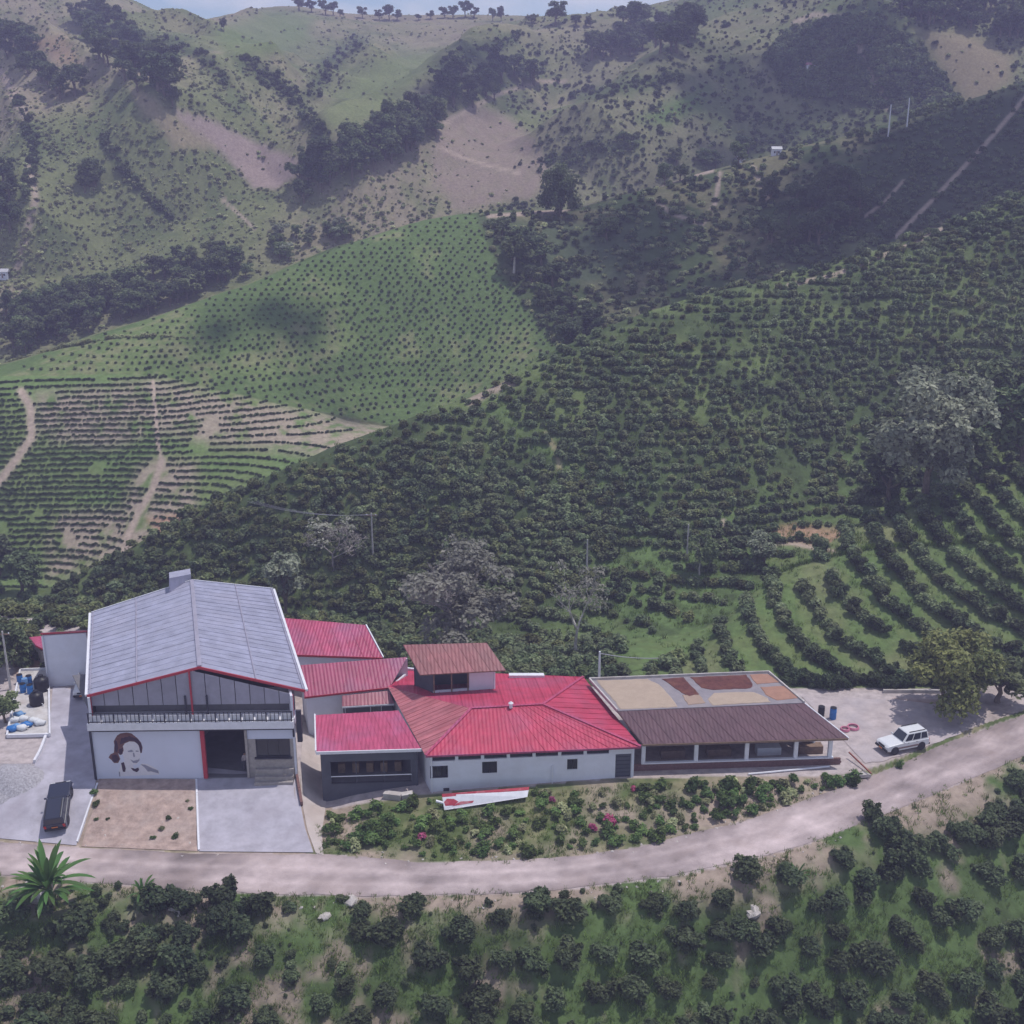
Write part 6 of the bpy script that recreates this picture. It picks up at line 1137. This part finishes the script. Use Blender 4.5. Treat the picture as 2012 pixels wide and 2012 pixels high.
# ------------------------------------------------------------------ painted panel, kerbs, wall remains
pn = empty('painted_panel', G(955, 1572, -.4), 'long white metal panel with red stripe and red blots leaning on the bank', 'panel')
q = [GY(873, 1592, 86.6), GY(1036, 1566, 87.6), GY(1040, 1546, 88.3), GY(868, 1560, 87.4)]
def pq(u, v, off): A = q[0].lerp(q[1], u).lerp(q[3].lerp(q[2], u), v); n = (q[1]-q[0]).cross(q[3]-q[0]).normalized(); n = -n if n.y > 0 else n; return A+n*off
def ppatch(poly, m, nm, off): 
    f = [pq(u, v, off) for u, v in poly]; k = len(f); b = [pq(u, v, off-.02) for u, v in poly]; MB().add(f+b, [tuple(range(k)), tuple(range(2*k-1, k-1, -1))]+[(i, k+i, k+(i+1) % k, (i+1) % k) for i in range(k)]).build(nm, m, pn)
ppatch([(0, 0), (1, 0), (1, 1), (0, 1)], M_offw, 'board', 0); M_rblot = mat('red_paint_worn', (.42, .05, .075), .6, .2, 4, dirt=(.6, .5, .5, .5))
ppatch([(.0, .80), (.0, 1.0), (1, 1), (1, .68), (.62, .76), (.4, .78)], M_rblot, 'red_stripe', .006)
for poly in ([(.02, .25), (.12, .22), (.18, .4), (.13, .62), (.05, .68), (.01, .5)], [(.1, .18), (.34, .2), (.36, .34), (.2, .4)], [(.3, .48), (.46, .55), (.5, .66), (.36, .7), (.22, .66)], [(.52, .56), (.62, .6), (.6, .68), (.5, .66)]): ppatch(poly, M_rblot, 'red_blot', .006)
for i in range(4): A = pq(.05+i*.3, 1, -.02); MB().bar(A, A+Vector((0, 1.0, -.9)), .06, .06).build('strut', M_wood, pn)
MB().bar(pq(-.08, .62, -.02), pq(0, .45, -.02), .2, .14).build('frame_end', M_offw, pn)
def kerb(pts, w, h, m, label, name='kerb', lift=0.0):
    P = [pk(*p) for p in pts]; b = MB()
    for A, B in zip(P[:-1], P[1:]): b.bar(A+Vector((0, 0, h/2+lift-.1)), B+Vector((0, 0, h/2+lift-.1)), w, h+.2)
    return tag(b.build(name, m, at=P[0]), label, 'kerb')
kerb([(385, 1512), (387, 1560), (389, 1620), (391, 1672)], .16, .18, M_offw, 'thin white kerb between the dirt bank and the concrete apron'); kerb([(583, 1524), (588, 1556), (593, 1584)], .22, .5, M_brick, 'low brown wall along the right side of the apron'); kerb([(192, 1540), (172, 1596), (152, 1655)], .14, .16, M_offw, 'thin white kerb between the driveway and the dirt bank'); kerb([(92, 1446), (80, 1478), (68, 1500)], .22, .35, M_offw, 'short white kerb at the left of the driveway above the gravel')
kerb([(1735, 1361), (1800, 1361), (1870, 1362)], .25, .35, M_plinth, 'low concrete wall under the hedge at the back of the yard'); kerb([(756, 1566), (790, 1570), (812, 1566)], .6, .5, M_plinth, 'crumbled pale stone wall under the dark porch')

# ------------------------------------------------------------------ poles and wires
M_polec = mat('concrete_pole', (.46, .44, .43), .9, .15, 2); M_wire = mat('wire', (.30, .30, .34), .6, .05, 2)
def pole(px, py, top, ymin, label, arm=True, r=.11, m=None):
    p = pk(px, py, ymin); Hh = GY(px, top, p.y).z-p.z; e = empty('utility_pole', p, label, 'pole'); MB().tube([p-Vector((0, 0, .3)), p+Vector((0, 0, Hh))], [r*1.25, r*.8], 8).build('shaft', m or M_polec, e)
    if arm:
        MB().bar(p+Vector((-.7, 0, Hh-.35)), p+Vector((.7, 0, Hh-.35)), .09, .1).build('crossarm', M_wood, e)
        for x in (-.6, 0, .6): MB().lathe(p+Vector((x, 0, Hh-.3)), [(.05, 0), (.07, .06), (.04, .16)], 8).build('insulator', M_offw, e)
    return p+Vector((0, 0, Hh-.2))
tA = pole(1177, 1338, 1280, 106, 'short white pole with a wire behind the drying shed', False, .12, M_offw); tB = pole(21, 1355, 1240, 95, 'concrete utility pole beside the trees at the left edge'); tC = pole(733, 1097, 1008, 130, 'thin pale pole on the coffee hill above the red sheds'); tD = pole(1153, 1122, 1060, 118, 'thin pole in the grass patch of the coffee hill', False); tE = pole(1350, 1092, 1030, 118, 'thin pale pole beside the brown path end', False)
tF = pole(1745, 268, 205, 290, 'left one of two white poles on the far right ridge', False, .16, M_offw); tG = pole(1781, 256, 192, 290, 'right one of two white poles on the far right ridge', False, .16, M_offw)
def wire(A, B, sag, label, r=.02):
    pts = [A.lerp(B, t)-Vector((0, 0, sag*4*t*(1-t))) for t in np.linspace(0, 1, 16)]; return tag(MB().tube(pts, r, 4).build('wire', M_wire, at=A), label, 'wire')
wire(tA, pk(1306, 1306, 106)+Vector((0, 0, .8)), .25, 'pale cable running down to the right from the short white pole', .05)
for i, d in enumerate((-.6, 0, .6)): wire(tC+Vector((d, 0, 0)), pk(500, 1060, 140)+Vector((d, 0, 5.5)), .8, ['left wire strung left from the thin hillside pole', 'middle wire strung left from the thin hillside pole', 'right wire strung left from the thin hillside pole'][i], .018)

# ------------------------------------------------------------------ far houses
def far_house(px, py, ymin, w, h, label, roofm):
    p = pk(px, py, ymin); e = empty('far_house', p, label, 'house'); MB().box(p+Vector((0, 0, h/2-.3)), (w, w*.7, h+.6)).build('wall', M_white, e); r = MB()
    r.add([p+Vector(v) for v in ((-w*.58, -w*.42, h), (w*.58, -w*.42, h), (w*.58, w*.42, h), (-w*.58, w*.42, h), (-w*.58, 0, h+w*.28), (w*.58, 0, h+w*.28))], [(0, 1, 5, 4), (2, 3, 4, 5), (0, 4, 3), (1, 2, 5), (0, 3, 2, 1)]); r.build('roof', roofm, e)
    for x in (-.25, .2): MB().box(p+Vector((w*x, -w*.355, h*.5)), (w*.16, .06, h*.35)).build('window', M_glass, e)
    MB().box(p+Vector((w*.0, -w*.355, h*.36)), (w*.12, .08, h*.7)).build('door', M_wood, e)
M_tin = mat('pale_tin', (.5, .5, .53), .5, .1, .6)
for px, py, ym, w, h, l, m in ((1334, 52, 400, 6, 3, 'tiny white house among dark trees on the right skyline saddle', M_tin), (1298, 54, 400, 4.5, 2.6, 'tiny white house just left of the other on the skyline saddle', M_tin), (1592, 138, 320, 2.6, 1.6, 'tiny pale house with reddish roof on the dark domed hill', redm('faded', 0)), (8, 545, 230, 2.6, 1.5, 'small pale house at the left edge above the tree belt', M_tin), (1455, 318, 260, 2.4, 1.5, 'small pale house on the ridge track right of the round tree', M_tin), (1525, 305, 260, 2.2, 1.4, 'small pale house among bushes further right on the ridge track', M_tin)): far_house(px, py, ym, w, h, l, m)

# ------------------------------------------------------------------ garden bank between the buildings and the road
ME_gard = [clump_mesh('garden_shrub', rblobs(100+i, 4, .5, .25, .8, .35, .6), 260, .17, M_garden, 100+i, core=.6) for i in range(4)]+[clump_mesh('garden_shrub', rblobs(110, 4, .5, .25, .8, .35, .6), 260, .17, M_shrub, 110, core=.6)]
ME_pink = clump_mesh('flower_shrub', rblobs(120, 6, .5, .3, .85, .3, .5), 300, .14, M_pink, 120, core=.6)
rd = random.Random(5); gp = []
LO = lambda x: float(np.interp(x, [p[0] for p in ROAD_UP], [p[1] for p in ROAD_UP])); HI = lambda x: float(np.interp(x, [620, 640, 830, 1000, 1210, 1650, 1720], [1600, 1602, 1570, 1560, 1540, 1530, 1515]))
tries = 0
while len(gp) < 190 and tries < 6000:
    tries += 1; x = rd.uniform(640, 1690); lo, hi = LO(x)-8, HI(x)+4; y = rd.uniform(hi, lo)
    if 850 < x < 1050 and y < 1606-(x-850)*.12: continue
    if all((x-a)**2+((y-b)*1.7)**2 > 230 for a, b in gp): gp.append((x, y))
X, Y, Z = pick([g[0] for g in gp], [g[1] for g in gp])
cnt_ = {}
for (gx, gy), x, y, z in sorted(zip(gp, X, Y, Z), key=lambda t: t[0][0]):
    near = 'beside the white and red panel' if 830 < gx < 1080 else ('below the dark porch' if gx <= 830 else ('below the drying shed' if gx > 1230 else 'below the white house wall'))
    cnt_[near] = cnt_.get(near, -1)+1
    o = put_bush(x, y, z, rd.uniform(.35, .95), 'green garden shrub '+near+', '+nth(cnt_[near])+' from left', 'garden shrubs '+near, rd.choice(ME_gard), 'garden_shrub', 'shrub', rd.uniform(.7, 1.3))
for px, py, s, l in ((1195, 1622, .95, 'bright magenta flowering shrub in the garden bank, the largest of its kind'), (1165, 1630, .6, 'smaller magenta flowering shrub left of the brightest one'), (1085, 1575, .45, 'pink flowering shrub right of the white and red panel'), (1245, 1553, .4, 'small pink flowering shrub under the house door'), (830, 1650, .6, 'reddish flowering shrub by the road below the porch')):
    v = pk(px, py); put_bush(v.x, v.y, v.z, s, l, None, ME_pink, 'flower_shrub', 'shrub')
for px, py, s, l in ((1360, 1552, .9, 'tall round green shrub under the left verandah posts'), (1428, 1550, .95, 'tall green shrub under the middle verandah posts'), (1680, 1545, .7, 'dark spiky shrub at the right end of the verandah plinth'), (1770, 1508, .55, 'dry low shrub in front of the white car'), (720, 1640, .9, 'bushy green shrub on the bank below the dark porch, left one'), (760, 1625, .8, 'bushy green shrub on the bank below the dark porch, right one'), (1290, 1650, .9, 'green shrub by the road edge right of the magenta shrub')):
    v = pk(px, py); put_bush(v.x, v.y, v.z, s, l, None, ME_gard[1], 'garden_shrub', 'shrub', 1.3)
X, Y, Z, px, py = field(3600, (620, 1720), (1500, 1700), 70, lambda X, Y, px, py: (py > np.interp(px, [620, 640, 830, 1000, 1210, 1650, 1720], [1600, 1602, 1570, 1560, 1540, 1530, 1515])+3)*(py < np.interp(px, [p[0] for p in ROAD_UP], [p[1] for p in ROAD_UP])-2)*(.15+.85*st(fbm(X, Y, 4, 3, .5, 33), -.1, .1)))
scatter('garden_grass', P3(X, Y, Z), RNG.uniform(.5, 1.1, len(X)), ME_grass, 'grass and weeds on the garden bank above the road')
M_stone = mat('pale_stone', (.48, .44, .42), .9, .25, 3, .6)
def stone_mesh(seed):
    sv, sf = sphere_vf(7, 5); r = np.random.default_rng(seed); sv = sv*(1+.22*r.normal(size=(len(sv), 1)))*np.array((1, .8, .6)); me = bpy.data.meshes.new('rock'); me.from_pydata(sv.tolist(), [], [tuple(dict.fromkeys(f)) for f in sf]); me.materials.append(M_stone); return me
ME_rock = [stone_mesh(i) for i in range(4)]
X, Y, Z, px, py = field(1500, (0, 1720), (1500, 1800), 60, lambda X, Y, px, py: ((np.abs(py-np.interp(px, [p[0] for p in ROAD_UP], [p[1] for p in ROAD_UP])) < 14) | (np.abs(py-np.interp(px, [p[0] for p in ROAD_LO], [p[1] for p in ROAD_LO])-14) < 14))*.45+inpoly(px, py, [(200, 1600), (380, 1580), (380, 1660), (200, 1660)])*.25)
scatter('loose_stones', P3(X, Y, Z), RNG.uniform(.04, .16, len(X)), ME_rock, 'loose pale stones along the edges of the dirt road')
for i, (px_, py_, s) in enumerate(((75, 1765, .9), (50, 1740, .6), (355, 1780, 1.0), (690, 1770, .7), (640, 1800, .6), (1480, 1790, .8))):
    v = pk(px_, py_); put_bush(v.x, v.y, v.z, s, ['largest pale rock beside the banana plant', 'smaller pale rock left of the banana plant', 'big pale rock in the bank under the apron', 'pale rock in the bank left of centre', 'pale rock further down the bank left of centre', 'pale rock in the bank right of centre'][i], None, ME_rock[i % 4], 'rock', 'rock', .8)
for i, (px_, py_, s) in enumerate(((185, 1560, .5), (190.1, 1582, .45), (330, 1610, .4), (318, 1630, .42), (300, 1650, .35), (375, 1590, .3), (368, 1575, .25), (190, 1612, .3), (212, 1610, .25), (345, 1645, .4))):
    v = pk(px_, py_); put_bush(v.x, v.y, v.z, s, 'small weed clump on the dirt bank under the mural, %s from the left' % nth(sorted([185, 190.1, 330, 318, 300, 375, 368, 190, 212, 345]).index(px_)), 'weeds on the dirt bank', random.choice(ME_gard), 'weed_clump', 'weeds')

# ------------------------------------------------------------------ banana plants
def banana(px, py, hgt, nleaf, label, seed, spread=1.0):
    p = pk(px, py); rd = random.Random(seed); e = empty('banana_plant', p, label, 'banana plant'); 
    for k in range(4):
        a = rd.uniform(0, 6.28); q_ = p+Vector((math.cos(a), math.sin(a), 0))*.3*rd.random(); top = q_+Vector((rd.uniform(-.25, .25), rd.uniform(-.25, .25), hgt*.45*rd.uniform(.7, 1.1))); MB().tube([q_-Vector((0, 0, .2)), q_.lerp(top, .5), top], [.14, .11, .07], 7).build('stem', mat('banana_stem', (.16, .15, .07), .7, .3, 3) if 'banana_stem' not in MATS else MATS['banana_stem'], e)
        for i in range(nleaf):
            az = rd.uniform(0, 6.28); el = rd.uniform(.35, 1.35); Ln = hgt*.62*rd.uniform(.75, 1.15)*spread; wd = Ln*.066; d = Vector((math.cos(az)*math.cos(el), math.sin(az)*math.cos(el), math.sin(el))); b = MB(); pts = []; n = 8; pos = top.copy(); stp = Ln/n
            for j in range(n+1): pts.append(pos.copy()); pos = pos+d*stp; d = (d+Vector((0, 0, -.11*(1.5-el*.6)))).normalized()
            rowv = []
            for j, c in enumerate(pts):
                t = j/n; w = wd*(0.12 if t < .16 else max(.05, math.sin(min(1, (t-.1)/.9)*math.pi)**.55)); dd = (pts[min(j+1, n)]-pts[max(j-1, 0)]).normalized(); sd = dd.cross(Vector((0, 0, 1))); sd = sd.normalized() if sd.length > .05 else Vector((1, 0, 0)); upv = sd.cross(dd)
                rowv += [c-sd*w+upv*w*.35, c, c+sd*w+upv*w*.35]
            b.add(rowv, [(j*3+k2, j*3+k2+1, j*3+k2+4, j*3+k2+3) for j in range(n) for k2 in range(2)]); b.build('leaf', M_banana, e, True)
banana(105, 1790, 5.2, 13, 'large banana plant with long arching leaves at the lower left roadside', 3); banana(285, 1775, 2.6, 5, 'small yellow green banana plant right of the large one, below the road', 5, .9); banana(1560, 1735, 2.0, 4, 'small banana plant below the road bend, right of centre', 8, .9)

# ------------------------------------------------------------------ fair weather clouds above the valley (out of view); their shadows lie on the hills
M_cloud = bpy.data.materials.new('cloud_vapour'); M_cloud.use_nodes = True; cnn = M_cloud.node_tree; bs = cnn.nodes['Principled BSDF']; bs.inputs['Base Color'].default_value = (.9, .9, .92, 1); bs.inputs['Roughness'].default_value = 1
trn = cnn.nodes.new('ShaderNodeBsdfTransparent'); msn = cnn.nodes.new('ShaderNodeMixShader'); msn.inputs[0].default_value = .15; cnn.links.new(trn.outputs[0], msn.inputs[1]); cnn.links.new(bs.outputs[0], msn.inputs[2]); cnn.links.new(msn.outputs[0], cnn.nodes['Material Output'].inputs['Surface'])
def cloud(spots, alt, label, seed):
    b = MB(); rg = np.random.default_rng(seed); first = None
    for px, py, ymin, r in spots:
        g = pk(px, py, ymin); c = g+sun_vec*((alt-g.z)/sun_vec.z); first = first or c
        for k in range(5 if r < 20 else 9):
            o = Vector((rg.normal()*r*.5, rg.normal()*r*.5, rg.normal()*r*.15)); sv, sf = sphere_vf(14, 9); q = r*rg.uniform(.3, .55); n = 1+.12*np.sin(sv[:, 0]*7+k)*np.sin(sv[:, 1]*6+k*2)
            b.add([c+o+Vector((v[0]*q*m, v[1]*q*m, v[2]*q*.5*m)) for v, m in zip(sv, n)], [tuple(dict.fromkeys(f)) for f in sf])
    return tag(b.build('cloud', M_cloud, None, True, at=first), label, kind='stuff')
cloud([(1850, 330, 230, 45), (1600, 400, 230, 40), (1450, 230, 300, 45), (1300, 480, 200, 22)], 430, 'broad cloud drifting over the right hills', 1)
cloud([(430, 630, 200, 9), (510, 655, 200, 12), (590, 690, 200, 9), (650, 800, 190, 11), (560, 600, 200, 7)], 400, 'small cloud over the dotted hill', 2)
cloud([(930, 160, 300, 34), (830, 200, 300, 20)], 430, 'small cloud over the central hilltop', 3)
